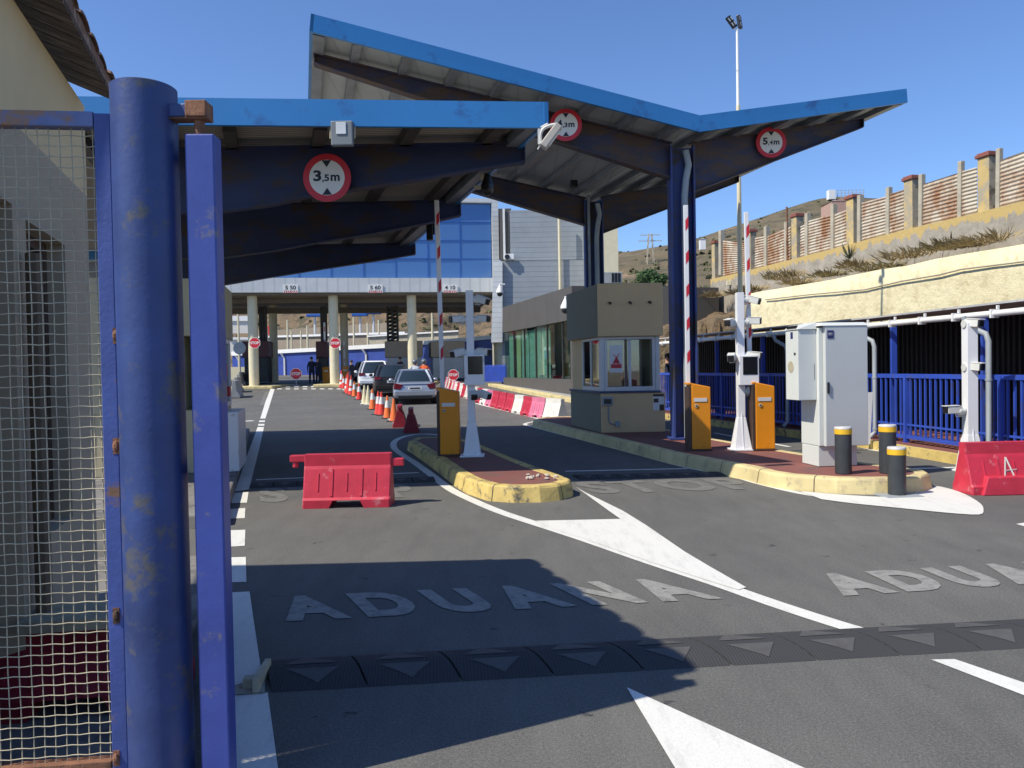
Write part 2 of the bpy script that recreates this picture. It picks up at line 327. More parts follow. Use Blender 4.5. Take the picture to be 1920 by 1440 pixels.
 flag=mat('red_flag', (.62, .03, .03), .8), stone=mat('stone_masonry', (.34, .26, .17), .9, var=.35, sc=2.2, dirt=(.16, .12, .08), dirt_amt=.6, dirt_sc=3, bump=.9, bsc=5),
)
# ================================================================ GROUND, ROAD, MARKINGS
def struct(o, name=None): o['kind'] = 'structure'; return o
def sheet(name, xs, ys, dz, material):
    mb = MB(); vs = [(x, y, gz(y)+dz) for y in ys for x in xs]; n = len(xs)
    mb.add(vs, [(j*n+i, j*n+i+1, (j+1)*n+i+1, (j+1)*n+i) for j in range(len(ys)-1) for i in range(n-1)])
    return struct(mb.build(name, material, fix=False))
M['earth'] = mat('dry_earth', (.20, .155, .10), .95, var=.25, sc=.15, dirt=(.10, .085, .055), dirt_amt=.5, dirt_sc=.3, bump=.5, bsc=3, world=True)
sheet('ground', [-3000, -60, 60, 3000], [-200, 24, 31, 38, 46, 52, 60, 90, 4000], -.06, M['earth'])
sheet('road', [-45, -15, 0, 15, 34], [-14, 0, 12, 24, 31, 38, 46, 52, 60, 90], 0, M['asphalt'])
def drape(mb, pts, dz=.004):
    """ground polygon (world xy) cut at the slope's kinks and laid on it"""
    bm = bmesh.new(); bm.faces.new([bm.verts.new((p[0], p[1], 0)) for p in pts])
    for y in KY[1:8]:
        bmesh.ops.bisect_plane(bm, geom=bm.verts[:]+bm.edges[:]+bm.faces[:], plane_co=(0, y, 0), plane_no=(0, 1, 0))
    bmesh.ops.triangulate(bm, faces=bm.faces[:])
    bm.verts.index_update()
    fs = []
    for f in bm.faces:
        f.normal_update(); idx = [v.index for v in f.verts]
        fs.append(idx if f.normal.z > 0 else idx[::-1])
    mb.add([(v.co.x, v.co.y, gz(v.co.y)+dz) for v in bm.verts], fs); bm.free()
def gpoly(mb, px, dz=.004): drape(mb, [G(x, y) for x, y in px], dz)
def gstrip(mb, px, w, dz=.004, world=False):
    pts = [Vector(p) if world else G(*p) for p in px]
    L = []; R = []
    for i, p in enumerate(pts):
        d = (pts[min(i+1, len(pts)-1)] - pts[max(i-1, 0)]); d.z = 0; d.normalize(); s = Vector((-d.y, d.x, 0))*w/2
        L.append(p+s); R.append(p-s)
    for i in range(len(pts)-1): drape(mb, [L[i], R[i], R[i+1], L[i+1]], dz)
def smooth_px(px, k=3):
    out = []
    for i in range(len(px)-1):
        p0 = px[max(i-1, 0)]; p1 = px[i]; p2 = px[i+1]; p3 = px[min(i+2, len(px)-1)]
        for j in range(k):
            t = j/k
            out.append(tuple(.5*((2*b)+(-a+c)*t+(2*a-5*b+4*c-d)*t*t+(-a+3*b-3*c+d)*t**3) for a, b, c, d in zip(p0, p1, p2, p3)))
    out.append(px[-1]); return out
mk = MB()
gpoly(mk, [(510, 720), (517, 720), (508, 752), (497.5, 785), (488, 785), (498, 752)])
gpoly(mk, [(486, 788.5), (497, 788.5), (496.5, 791.5), (485.5, 791.5)]); gpoly(mk, [(484.5, 795), (496, 795), (495.5, 798.5), (484, 798.5)])
gpoly(mk, [(483, 801), (495, 801), (486, 842), (467, 918), (440, 922), (465, 850)])
for q in ([(436, 925), (466, 923), (463, 943), (434, 944)], [(432, 955), (460, 953), (459, 972), (430, 973)], [(428, 995), (460, 994), (459, 1024), (427, 1026)],
          [(425, 1046), (461, 1045), (462, 1092), (425, 1093)], [(427, 1112), (468, 1110), (475, 1160), (487, 1240), (497, 1296), (434, 1298)],
          [(434, 1304), (502, 1300), (521, 1440), (545, 1600), (455, 1600), (443, 1440)]): gpoly(mk, q)
gstrip(mk, smooth_px([(850, 819), (800, 814), (765, 817), (742, 826), (738, 838), (750, 850), (778, 868), (812, 893), (845, 918), (885, 938), (940, 961), (1010, 984), (1100, 1013), (1225, 1056), (1345, 1095), (1450, 1132), (1560, 1168), (1634, 1190)]), .125)
gpoly(mk, [(1080, 914), (1143, 960), (1163, 974), (1150, 1000), (1100, 1013), (1225, 1057), (1345, 1096), (1385, 1108), (1399, 1103), (1331, 1064), (1284, 1036), (1210, 985), (1168, 959), (1097, 924)], .008)
gpoly(mk, [(1005, 977.5), (1167, 974), (1225, 1052), (1120, 1018), (1040, 994)], .0065)
gstrip(mk, smooth_px([(890, 756), (950, 771), (1000, 783), (1012, 788), (984, 795), (1005, 802), (1085, 823), (1180, 848), (1290, 877), (1375, 893), (1420, 906), (1500, 925), (1570, 935), (1660, 946)]), .11)
gpoly(mk, smooth_px([(1500, 922), (1600, 930), (1690, 932), (1746, 914), (1775, 916), (1810, 928), (1838, 945), (1844, 957), (1836, 966), (1780, 963), (1690, 954), (1600, 945), (1540, 937)]), .0075)
gstrip(mk, [(480, 900), (562, 896.5), (729, 889), (785, 886.5)], .085); gstrip(mk, [(1060, 884), (1289, 879)], .085)
gstrip(mk, [(1622, 842), (1799, 868), (1900, 885)], .10); gstrip(mk, [(1668, 881), (1810, 876)], .10)
gpoly(mk, [(1175, 1290), (1505, 1440), (1769, 1560), (1337, 1560), (1265, 1440)])
gpoly(mk, [(1746, 1238), (1790, 1237), (1960, 1295), (1990, 1332)]); gpoly(mk, [(1905, 983), (1960, 975), (1960, 999)])
for i in range(8): gpoly(mk, [(520+i*16, 724), (528+i*16, 724), (528+i*16, 726), (519+i*16, 726)]); gpoly(mk, [(520+i*16, 728.5), (528+i*16, 728.5), (528+i*16, 730), (519+i*16, 730)])
gstrip(mk, [(640, 728), (700, 762), (740, 792)], .10); gstrip(mk, [(440, 791), (475, 789)], .35, .0045); gstrip(mk, [(1340, 812), (1480, 838)], .1)
gstrip(mk, [(575, 722), (632, 724)], .2)
struct(mk.build('road_marking', M['white_road'], fix=False))
mk = MB()
def gtext(mb, s, bl, br, tl, off=.02, space=1.1, dz=.005):
    bl, br, tl = G(*bl), G(*br), G(*tl); uv, fs, _ = text_mesh(s, off, space)
    mb.add([(lambda p: (p.x, p.y, gz(p.y)+dz))(bl+(br-bl)*u+(tl-bl)*v) for u, v in uv], fs)
gtext(mk, 'ADUANA', (536, 1167), (1358, 1124), (506, 1121), .05, 1.5)
gtext(mk, 'ADUANA', (1583, 1119), (2215, 1078), (1510, 1079), .06, 1.4)
struct(mk.build('road_lettering', M['worn_road'], fix=False))
mk = MB()
gtext(mk, 'STOP', (1117, 926.5), (1440, 917), (1070, 904.5), .04, 1.15)
gtext(mk, 'STOP', (488, 943), (795, 932), (484, 916), .04, 1.15)
gpoly(mk, [(497, 735), (505, 735), (495, 760), (486, 760)]); 
struct(mk.build('faded_road_lettering', M['faint_road'], fix=False))

# traffic islands: painted kerb ring and red paving inset
def inset(pts, d):
    n = len(pts); out = []
    for i in range(n):
        a, b, c = pts[i-1], pts[i], pts[(i+1) % n]
        e1 = (b-a).normalized(); e2 = (c-b).normalized(); n1 = Vector((-e1.y, e1.x, 0)); n2 = Vector((-e2.y, e2.x, 0))
        k = (n1+n2); k = k/max(.35, k.length_squared/2) if k.length > 1e-5 else n1
        out.append(b + k*d)
    return out
def area(p): return sum(p[i-1].x*p[i].y - p[i].x*p[i-1].y for i in range(len(p)))/2
def island(name, px, h, w, kmat, label, closed_px=None, jit=.006):
    pts = [G(x, y, h) for x, y in px]
    if area(pts) < 0: pts = pts[::-1]
    for p in pts: p.z = gz(p.y)
    top_o = inset(pts, .02); ins = inset(pts, w)
    t = thing(name, label[0], label[1], (sum((p.x for p in pts))/len(pts), sum(p.y for p in pts)/len(pts), 0))
    t['kind'] = 'structure'
    H = Vector((0, 0, h)); mb = MB(); n = len(pts)
    out = inset(pts, -.035); r1 = [p+Vector((0, 0, -.02)) for p in out]; r2 = [p + H*.86 for p in pts]; r3 = [p+H for p in top_o]; r4 = [p+H for p in ins]; r5 = [p+H*.5 for p in ins]
    vs = r1+r2+r3+r4+r5
    for q in vs[n:3*n]: q += Vector((random.uniform(-1, 1), random.uniform(-1, 1), random.uniform(-1, 1)))*jit
    mb.add(vs, [(k*n+i, k*n+(i+1) % n, (k+1)*n+(i+1) % n, (k+1)*n+i) for k in range(4) for i in range(n)])
    mb.build('kerb', kmat, t, world=True, bevel=.012)
    mb = MB(); acc = 0
    for i in range(n):
        a, b = pts[i], pts[(i+1) % n]; l = (b-a).length; s = .85-acc
        while s < l:
            k = s/l; d = (b-a).normalized()*.005; q = [r1[i].lerp(r1[(i+1) % n], k), r2[i].lerp(r2[(i+1) % n], k), r3[i].lerp(r3[(i+1) % n], k), r4[i].lerp(r4[(i+1) % n], k)]
            o = Vector(((b-a).y, -(b-a).x, 0)).normalized()*.003+Vector((0, 0, .002)); ps = [v+o for v in q]
            mb.add([v-d for v in ps]+[v+d for v in ps], [(0, 4, 5, 1), (1, 5, 6, 2), (2, 6, 7, 3)]); s += .85
        acc = (acc+l) % .85
    mb.build('kerb_joint', M['brown'], t, world=True, fix=False)
    mb = MB(); bm = [p+H*.97 for p in inset(pts, w-.002)]
    mb.add(bm, [list(range(n))]); mb.build('paving', M['paver'], t, world=True, fix=False)
    return t
def dense(px, k=2): return smooth_px(px+[px[0]], k)[:-1]
I1 = [(766, 826), (790, 840), (824, 862), (858, 886), (880, 898), (918, 909), (965, 912), (1012, 911), (1046, 908), (1068, 902), (1070, 897), (1047, 888), (1020, 880), (960, 857), (901, 833), (868, 822), (820, 819), (780, 820)]
island('traffic_island', I1, .18, .15, M['kerb'], ('narrow red paved traffic island with a worn yellow kerb nearest the middle of the road', 'traffic island'))
I2 = [(1000, 787), (1090, 808), (1180, 829), (1260, 848), (1340, 863), (1405, 875), (1440, 884), (1480, 890), (1570, 896), (1640, 897), (1690, 896), (1728, 893), (1743, 887), (1732, 881), (1640, 869), (1560, 858), (1495, 848), (1420, 836), (1334, 821), (1255, 805), (1190, 790), (1130, 782), (1060, 780), (1015, 782)]
island('traffic_island', I2, .18, .15, M['kerb2'], ('wide red paved island with pale yellow kerb under the booth and grey cabinet', 'traffic island'))


mb = MB(); random.seed(3)
for i in range(16):
    p = G(1005+random.uniform(-18, 38), 894+random.uniform(-3, 5), .18)
    mb.ball(p+Vector((0, 0, .01)), (random.uniform(.01, .035), random.uniform(.01, .04), random.uniform(.008, .022)), 6, 4)
tag(mb.build('rubble', M['rubble']), 'pale broken stones and dust lying on the red top of the near island', 'rubble', kind='stuff')
# left pavement
LP = [(468, 803), (455, 850), (438, 905), (418, 960)]
mb = MB()
lp = [G(x, y, .14) for x, y in LP]; lp = [Vector((p.x, p.y, 0)) for p in lp]
pl = [Vector((-9, 18.4, 0)), Vector((lp[0].x-.15, 18.7, 0))] + lp + [Vector((lp[-1].x-.2, 7.4, 0)), Vector((-9, 7.4, 0))]
mb.prism([p+Vector((0, 0, -.02)) for p in pl], (0, 0, .16)); struct(mb.build('pavement', M['pave'], bevel=.02))
# near-left pavement strip behind the gate
mb = MB(); a = [Vector((-2.0, 4.9, 0)), Vector((-1.6, 3.4, 0)), Vector((-1.02, 2.2, 0)), Vector((-.7, .6, 0)), Vector((-6, .6, 0)), Vector((-6, 6.2, 0)), Vector((-2.5, 6.2, 0))]
mb.prism([p+Vector((0, 0, -.02)) for p in a], (0, 0, .05)); struct(mb.build('gate_apron', M['pave'], bevel=.01))
mb = MB(); gpoly(mb, [(438, 1289), (497, 1270), (497, 1302), (441, 1306)], .010)
tag(mb.build('tar_patch', M['kerb_grey'], fix=False), kind='structure')

# rubber speed humps of separate segments
def hump(name, label, near, far, joints, h, cat='speed bump'):
    """near/far: pixel lines; joints: parameter values along it"""
    n0, n1, f0, f1 = G(*near[0]), G(*near[1]), G(*far[0]), G(*far[1])
    t = thing(name, label, cat, (n0+f0)/2, math.atan2((n1-n0).y, (n1-n0).x))
    ln = (n1-n0).length; wd = ((f0-n0).length+(f1-n1).length)/2
    d = (f0-n0); dl = (wm(t).inverted().to_3x3() @ d); shear = dl.x/dl.y
    prof = [(-.5, 0), (-.47, .16), (-.32, .62), (-.12, .94), (.0, 1), (.12, .94), (.32, .62), (.47, .16), (.5, 0)]
    def S(x, k, z=0): return Vector((x+shear*prof_y(k)*wd, prof_y(k)*wd, z))
    def prof_y(k): return k
    for i in range(len(joints)-1):
        a, b = joints[i]*ln+.006, joints[i+1]*ln-.006
        mb = MB(); ra = [Vector((a+shear*y*wd, y*wd, z*h+.001)) for y, z in prof]; rb = [Vector((b+shear*y*wd, y*wd, z*h+.001)) for y, z in prof]
        mb.loft([ra, rb]); sg = mb.build('segment', M['hump'], t)
        c = (a+b)/2; hw = (b-a)*.3
        mb = MB()
        def zz(y):
            for (y0, z0), (y1, z1) in zip(prof, prof[1:]):
                if y0 <= y <= y1: return (z0+(z1-z0)*(y-y0)/(y1-y0))*h + .004
            return .004
        for s in (-1, 1):
            tri = [(-hw, .07), (hw, .07), (0, .40)]
            rows = 5; vs = []; fs = []
            for r in range(rows+1):
                k = r/rows; y = s*(.07+.33*k); w_ = hw*(1-k)
                vs += [Vector((c-w_+shear*y*wd, y*wd, zz(y))), Vector((c+w_+shear*y*wd, y*wd, zz(y)))]
            for r in range(rows):
                q = (2*r, 2*r+1, 2*r+3, 2*r+2); fs.append(q if s > 0 else q[::-1])
            mb.add(vs, fs)
        o = mb.build('arrow_marker', M['hump_mark'], sg, fix=False)
    return t
hump('speed_bump', 'long black rubber speed bump with grey triangles across the foreground', [(507, 1297), (1920, 1214)], [(492, 1241), (1920, 1170)],
     [0, .117, .235, .352, .469, .586, .703, .82, .937, 1.054, 1.171, 1.288], .038)
hump('speed_bump', 'dark rubber speed bump in shade behind the lone red barrier', [(466, 916), (818, 904)], [(474, 906), (806, 895)], [i/8 for i in range(9)], .035)
hump('speed_bump', 'low dark speed bump in shade between the two yellow kerbed islands', [(1088, 900), (1385, 893)], [(1072, 892), (1345, 886)], [i/8 for i in range(9)], .035)
mb = MB(); o = G(503, 1296); mb.box((0, .06, .035), (.028, .26, .07)); mb.box((-.04, .0, .03), (.06, .05, .05)); 
p = G(486, 1290); b = mb.build('metal_bracket', M['wire']); b.location = p; b.rotation_euler = (0, 0, .08)
tag(b, 'small grey metal bracket at the left end of the foreground speed bump', 'bracket')

# ================================================================ CANOPIES
def solid_quad(mb, a, b, c, d, th):      # slab from four top corners
    dn = Vector((0, 0, -th)); mb.hexa([a+dn, b+dn, c+dn, d+dn], [a, b, c, d])
# ---- low canopy on the left
A = P(1028, 197, 8.7); A.z = 4.50; fr = Vector((A.x, 8.7, 0)); fl = Vector((-8.2, 7.95, 0)); br = Vector((-2.58, 18.3, 0)); bl = Vector((-11.6, 17.8, 0))
ZT, ZB, ZS = 4.48, 4.19, 4.40
lc = thing('low_canopy', 'flat low blue edged steel canopy with dark beams on the left', 'canopy', (-3.5, 12, 0))
up = lambda v, z: Vector((v.x, v.y, z))
_c = (fl+fr+br+bl)/4; rq = [fl+Vector((.1, .07, 0)), fr+Vector((-.08, .07, 0)), br+Vector((-.08, -.07, 0)), bl+Vector((.1, -.07, 0))]; mb = MB(); mb.hexa([up(v, ZS) for v in rq], [up(v, ZS+.05) for v in rq])
mb.build('roof_sheet', M['soffit2'], lc, world=True)
def fasc(a, b, z0, z1, th, outm, name='fascia', parent=None, za=None, zb=None):
    mb = MB(); d = (b-a).normalized(); nrm = Vector((d.y, -d.x, 0))*th
    mb.hexa([up(a, z0), up(b, z0), up(b, z0)-nrm, up(a, z0)-nrm], [up(a, z1), up(b, z1), up(b, z1)-nrm, up(a, z1)-nrm])
    return mb.build(name, outm, parent, world=True)
fasc(fl, fr, ZB, ZT, .05, M['fascia'], parent=lc); fasc(fr, br, ZB+.03, ZT-.002, .05, M['fascia'], parent=lc); fasc(br, bl, ZB, ZT, .05, M['fascia'], parent=lc)
for fx in (-5.0, -3.95, -3.2, -2.14, -1.06, -.05):
    mb = MB(); a = Vector((fx, 8.9, ZS-.065)); b = Vector((fx-.31*9.2, 18.1, ZS-.065)); mb.bar(a, b, .14, .13); mb.build('purlin', M['purlin_dk'], lc, world=True)
mb = MB(); a = Vector((fr.x-.12, 8.8, ZS-.10)); b = Vector((br.x-.12, 18.2, ZS-.10)); mb.bar(a, b, .2, .12); mb.build('gutter', M['purlin'], lc, world=True)
def ibeam(mb, top, bot, Y0w=.14, fl=.02):
    """tapered I-beam; top and bottom flange lines as matching world points"""
    n = len(top); w = .012; sd = []
    d = (top[-1]-top[0]); d.z = 0; d.normalize(); s = Vector((-d.y, d.x, 0))
    for i in range(n-1):
        for (p, q, r, t_, wd) in ((bot[i], bot[i+1], top[i], top[i+1], w),):
            mb.hexa([p-s*wd/2, q-s*wd/2, q+s*wd/2, p+s*wd/2], [r-s*wd/2, t_-s*wd/2, t_+s*wd/2, r+s*wd/2])
        for L, k in ((top, 0), (bot, -fl)):
            p, q = L[i]+Vector((0, 0, k)), L[i+1]+Vector((0, 0, k)); z = Vector((0, 0, fl))
            mb.hexa([p-s*Y0w/2, q-s*Y0w/2, q+s*Y0w/2, p+s*Y0w/2], [p-s*Y0w/2+z, q-s*Y0w/2+z, q+s*Y0w/2+z, p+s*Y0w/2+z])
    # end plate
    e = top[-1]; b = bot[-1]; mb.hexa([b-s*Y0w/2, b+d*.015-s*Y0w/2, b+d*.015+s*Y0w/2, b+s*Y0w/2], [e-s*Y0w/2, e+d*.015-s*Y0w/2, e+d*.015+s*Y0w/2, e+s*Y0w/2])
def lowbeam(Y, bots, tipx):
    B = [P(x, y, Y) for x, y in bots]; T = [up(b, 4.27) for b in B]
    l = B[0]; ex = Vector((l.x-1.4, Y, l.z)); ext = up(ex, 4.27)
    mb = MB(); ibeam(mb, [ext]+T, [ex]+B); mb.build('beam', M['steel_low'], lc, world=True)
lowbeam(9.6, [(410, 396), (511, 383), (575, 368), (690, 351), (790, 335), (880, 319), (983, 303)], 983)
lowbeam(12.8, [(410, 483), (520, 468), (600, 453), (700, 437), (800, 418), (863, 403)], 863)
lowbeam(17.0, [(410, 535), (500, 520), (600, 504), (700, 489), (778, 476)], 778)
for x, y in ((-4.75, 9.6), (-5.9, 12.8), (-7.6, 17.0)):
    mb = MB(); mb.box((x, y, 2.1), (.3, .02, 4.2)); mb.box((x-.15, y, 2.1), (.02, .3, 4.2)); mb.box((x+.15, y, 2.1), (.02, .3, 4.2)); mb.build('column', M['steel_blue'], lc, world=True)
# ---- big butterfly canopy
V0 = P(1312, 216, 12.9); V1 = P(1312, 247, 12.9); L0 = P(583, 25, 11.27); L1 = P(580, 58, 11.27); R0_ = P(1700, 166, 13.98); R1 = P(1702, 192, 13.98)
AX = Vector((-.262, .965, 0)); DEP = 6.35
bc = thing('butterfly_canopy', 'tall steel canopy with V shaped blue edged roof on two columns', 'canopy', (3.0, 14.5, 0))
dz = Vector((0, 0, 1)); back = AX*DEP
for a0, a1, b0, b1, nm in ((L0, L1, V0, V1, 'left'), (V0, V1, R0_, R1, 'right')):
    for off, inn in ((Vector((0, 0, 0)), 1), (back, -1)):
        mb = MB(); th = AX*.05*inn
        mb.hexa([a1+off, b1+off, b1+off+th, a1+off+th], [a0+off, b0+off, b0+off+th, a0+off+th]); mb.build('fascia', M['fascia'], bc, world=True)
for a0, a1, s in ((L0, L1, 1), (R0_, R1, -1)):
    mb = MB(); d = (V0-L0).normalized() if s == 1 else (V0-R0_).normalized(); th = d*.05
    mb.hexa([a1, a1+back, a1+back+th, a1+th], [a0, a0+back, a0+back+th, a0+th]); mb.build('fascia', M['fascia'], bc, world=True)
    mb = MB(); th2 = d*.22; i0 = AX*.1; mb.hexa([a1+th+i0, a1+back+th-i0, a1+back+th2-i0, a1+th2+i0], [a1+th+i0+dz*.14, a1+back+th-i0+dz*.14, a1+back+th2-i0+dz*.14, a1+th2+i0+dz*.14]); mb.build('edge_channel', M['purlin'], bc, world=True)
def under(v0, v1, k): return v0*(1-k)+v1*k
for (a0, a1, npur) in ((L0, L1, 8), (R0_, R1, 5)):
    sa, sv = under(a0, a1, .35), under(V0, V1, .35)
    e = AX*.06
    mb = MB(); solid_quad(mb, sa+e, sv+e, sv+back-e, sa+back-e, .04) if a0 is L0 else solid_quad(mb, sv+e, sa+e, sa+back-e, sv+back-e, .04)
    o = mb.build('roof_sheet', M['soffit'], bc, world=True)
    for i in range(npur):
        k = (i+.9)/(npur+.35); p = sa*(1-k)+sv*k - dz*.10
        mb = MB(); mb.bar(p+AX*.08, p+back-AX*.08, .13, .12); mb.build('purlin', M['purlin'], bc, world=True)
# beams: slope follows the roof, 0.19 m under it
def ztop(x, y, left):
    a0 = L0 if left else R0_; A_, V_ = under(a0, (L1 if left else R1), .35), under(V0, V1, .35)
    d = Vector((x-V_.x, y-V_.y, 0)); across = (A_-V_); ax = AX
    det = across.x*ax.y-across.y*ax.x; k = (d.x*ax.y-d.y*ax.x)/det
    return V_.z + across.z*k - .17
fc = Vector((3.07, 13.75, 0)); bcn = Vector((1.96, 18.0, 0))
PERP = Vector((.965, .262, 0))
def armbeam(c, ln, left, d0, d1, name='beam'):
    s = -1 if left else 1; T = []; B = []
    for i in range(6):
        k = i/5; p = c + PERP*s*(.2+(ln-.2)*k); z = ztop(p.x, p.y, left); T.append(up(p, z)); B.append(up(p, z-(d0+(d1-d0)*k)))
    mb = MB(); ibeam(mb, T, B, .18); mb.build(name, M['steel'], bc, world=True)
for c, zc in ((fc, 0), (bcn, 0)):
    armbeam(c, 6.28, True, .60, .13); armbeam(c, 3.78, False, .86 if c is fc else .84, .15)
    zt = ztop(c.x, c.y, True)
    mb = MB(); h = zt-.2
    for s in (-1, 1): mb.box((c.x+s*.2, c.y, .18+h/2), (.03, .34, h))
    mb.box((c.x, c.y+.02, .18+h/2), (.37, .02, h)); mb.box((c.x, c.y, .2), (.6, .5, .03)); mb.build('column', M['col_blue'], bc, world=True)
    mb = MB(); x = c.x+(.03 if c is fc else .06); y = c.y-.13
    mb.tube([(x, y, .2), (x, y, zt-.9), (x+.03, y, zt-.6), (x+.08, y, zt-.35), (x+.03, y, zt-.1)], .06, 10); mb.build('downpipe', M['pvc'], bc, world=True, smooth=True)
    if c is bcn:
        mb = MB(); mb.tube([(c.x-.12, y, .2), (c.x-.12, y, zt+.1)], .04, 8); mb.build('cable_tray', M['purlin'], bc, world=True)
# ---- height limit signs
def height_sign(px, py, Y, r, txt, label):
    t = thing('height_limit_sign', label, 'road sign', P(px, py, Y))
    mb = MB(); n = 40
    mb.prism([Vector((r*math.cos(2*math.pi*k/n), 0, r*math.sin(2*math.pi*k/n))) for k in range(n)], (0, .02, 0)); mb.build('red_disc', M['signred'], t)
    mb = MB(); ri = r*.74; mb.prism([Vector((ri*math.cos(2*math.pi*k/n), -.003, ri*math.sin(2*math.pi*k/n))) for k in range(n)], (0, .003, 0)); mb.build('white_face', M['signwhite'], t)
    mb = MB(); w = r*.2
    for s in (1, -1): mb.add([Vector((-w, -.006, s*ri*.97)), Vector((w, -.006, s*ri*.97)), Vector((0, -.006, s*ri*.58))], [(0, 2, 1) if s > 0 else (0, 1, 2)])
    y = -.006; X0 = -ri*.76
    text_on(mb, txt[0], (X0, y, -r*.15), (X0+r*.33, y, -r*.15), (X0, y, r*.31), .035)
    text_on(mb, ',', (X0+r*.37, y, -r*.22), (X0+r*.43, y, -r*.22), (X0+r*.37, y, -r*.08), .02)
    text_on(mb, txt[1], (X0+r*.46, y, -r*.15), (X0+r*.66, y, -r*.15), (X0+r*.46, y, r*.13), .03)
    text_on(mb, 'm', (X0+r*.72, y, -r*.15), (X0+r*1.10, y, -r*.15), (X0+r*.72, y, r*.11), .03)
    mb.build('lettering', M['ink'], t, fix=False)
    mb = MB(); mb.box((0, .05, 0), (r*.7, .06, .04)); mb.build('bracket', M['purlin'], t)
    return t
height_sign(613, 333, 9.44, .292, '35', 'round red and white 3,5 m height limit sign on the low canopy beam')
height_sign(1061, 234, 12.95, .268, '43', 'round 4,3 m height limit sign partly behind a tilted floodlight')
height_sign(1446, 267, 14.05, .275, '54', 'round 5,4 m height limit sign on the right canopy wing')
# ---- floodlights and hanging cameras
fl1 = thing('floodlight', 'grey square floodlight hanging from the low canopy fascia above the 3,5 m sign', 'floodlight', P(642, 251, 8.5))
mb = MB(); mb.box((0, 0, 0), (.24, .07, .27)); mb.build('housing', mat('lamp_grey', (.17, .19, .20), .5), fl1, bevel=.012)
mb = MB(); mb.box((-.005, -.04, .05), (.11, .012, .13)); mb.build('lens', mat('lens_white', (.6, .62, .62), .3), fl1, bevel=.004)
mb = MB(); mb.tube([(-.135, 0, -.05), (-.135, .03, .15), (.135, .03, .15), (.135, 0, -.05)], .008, 6); mb.build('bracket', M['wire'], fl1)
fl2 = thing('floodlight', 'pale floodlight tilted outward on the right corner of the low canopy', 'floodlight', P(1033, 256, 8.55))
Mt = Matrix.Rotation(math.radians(38), 3, 'Y')
mb = MB(); mb.box((0, 0, 0), (.085, .13, .30), M=Mt); mb.build('housing', mat('lamp_beige', (.40, .37, .32), .5), fl2, bevel=.012)
mb = MB(); mb.box(Mt @ Vector((.046, -.01, 0)), (.008, .08, .19), M=Mt); mb.build('lens', M['signwhite'], fl2)
mb = MB(); pts = [Mt @ Vector((-.045-.075*math.sin(math.pi*k/8), 0, -.13+.26*k/8)) for k in range(9)]; mb.tube(pts, .02, 6); mb.build('reflector', M['offwhite'], fl2, smooth=True)
mb = MB(); mb.box((-.125, 0, .0), (.04, .03, .17)); mb.tube([(-.11, 0, .1), (-.04, 0, .14), (.0, .05, .12)], .012, 6); mb.tube([(-.12, 0, -.09), (-.15, 0, -.14)], .008, 5); mb.build('bracket', M['offwhite'], fl2)
def hang_cam(px, py, Y, label):
    t = thing('hanging_camera', label, 'camera', P(px, py, Y))
    mb = MB(); mb.ball((0, 0, -.02), (.085, .085, .09), 14, 9); mb.build('dome', M['black'], t, smooth='all')
    mb = MB(); mb.lathe([(.04, .20), (.06, .12), (.09, .05), (.088, .0)], n=14); mb.build('cap', M['black'], t, smooth=True)
    mb = MB(); mb.box((-.07, 0, .23), (.05, .05, .26)); mb.box((-.14, -.02, .0), (.10, .05, .05)); mb.build('bracket', M['wire'], t)
hang_cam(914, 352, 10.9, 'black dome camera hanging under the right edge of the low canopy')
mb = MB(); o = P(806, 435, 14.2); mb.box((0, 0, 0), (.12, .10, .30)); mb.box((.07, 0, .05), (.05, .05, .2)); b = mb.build('lamp_box', M['black'], bevel=.01); b.location = o
tag(b, 'small black lamp box hanging from the far edge of the low canopy', 'lamp')
b = MB(); b.box((0, 0, 0), (.16, .12, .16)); o = b.build('spotlight', M['black'], bevel=.02); o.location = P(1076, 345, 16.5); tag(o, 'small black spotlight under the butterfly canopy roof', 'spotlight')
# ================================================================ LEFT: GATE, POST, GABLED BUILDING, CABIN
ga = thing('mesh_gate', 'blue steel framed gate panel with welded wire mesh and rusty top rail', 'gate', (-1.7, 2.6, 0))
GD = Vector((1, .12, 0)).normalized()
def gp(px, py): # point on the gate plane 
    d = ray(px, py); n = Vector((-GD.y, GD.x, 0)); o = Vector((-1.426, 2.69, 0)); t = n.dot(o - Vector((0, 0, CAMZ)))/n.dot(d)
    return Vector((0, 0, CAMZ)) + d*t
xr = gp(183, 300).x; xs = gp(213, 300).x; zt = gp(120, 226).z; zb = gp(150, 1425).z; xl = -2.0
def gx(x): o = Vector((-1.426, 2.69, 0)); return o + GD*((x-o.x)/GD.x)
gr = math.atan2(GD.y, GD.x)
mb = MB(); c = gx((xr+xs)/2); mb.box((c.x, c.y, (zt+zb)/2-.01), (xs-xr, .05, zt-zb+.06), gr); c = gx(xl); mb.box((c.x, c.y, (zt+zb)/2), (.05, .05, zt-zb+.05), gr)
mb.build('stile', M['frame_blue'], ga, world=True, bevel=.003)
mb = MB(); c = gx((xr-.001+xl+.03)/2)
mb.box((c.x, c.y, zt), (xr-xl-.031, .05, .052), gr); mb.build('top_rail', M['rusty_blue'], ga, world=True, bevel=.003)
mb = MB(); mb.box((c.x, c.y, zb-.03), (xr-xl-.031, .05, .06), gr); mb.build('bottom_rail', M['rust'], ga, world=True, bevel=.003)
mb = MB(); random.seed(1); x = xr-.012
while x > xl:
    j = random.uniform(-.002, .002)
    mb.tube([gx(x+j+.0015*math.sin(k*2.1)) + Vector((0, .0, zb+(zt-zb)*k/14)) for k in range(15)], .0020, 5, cap=False); x -= .0362
z = zb+.02; k0 = 0
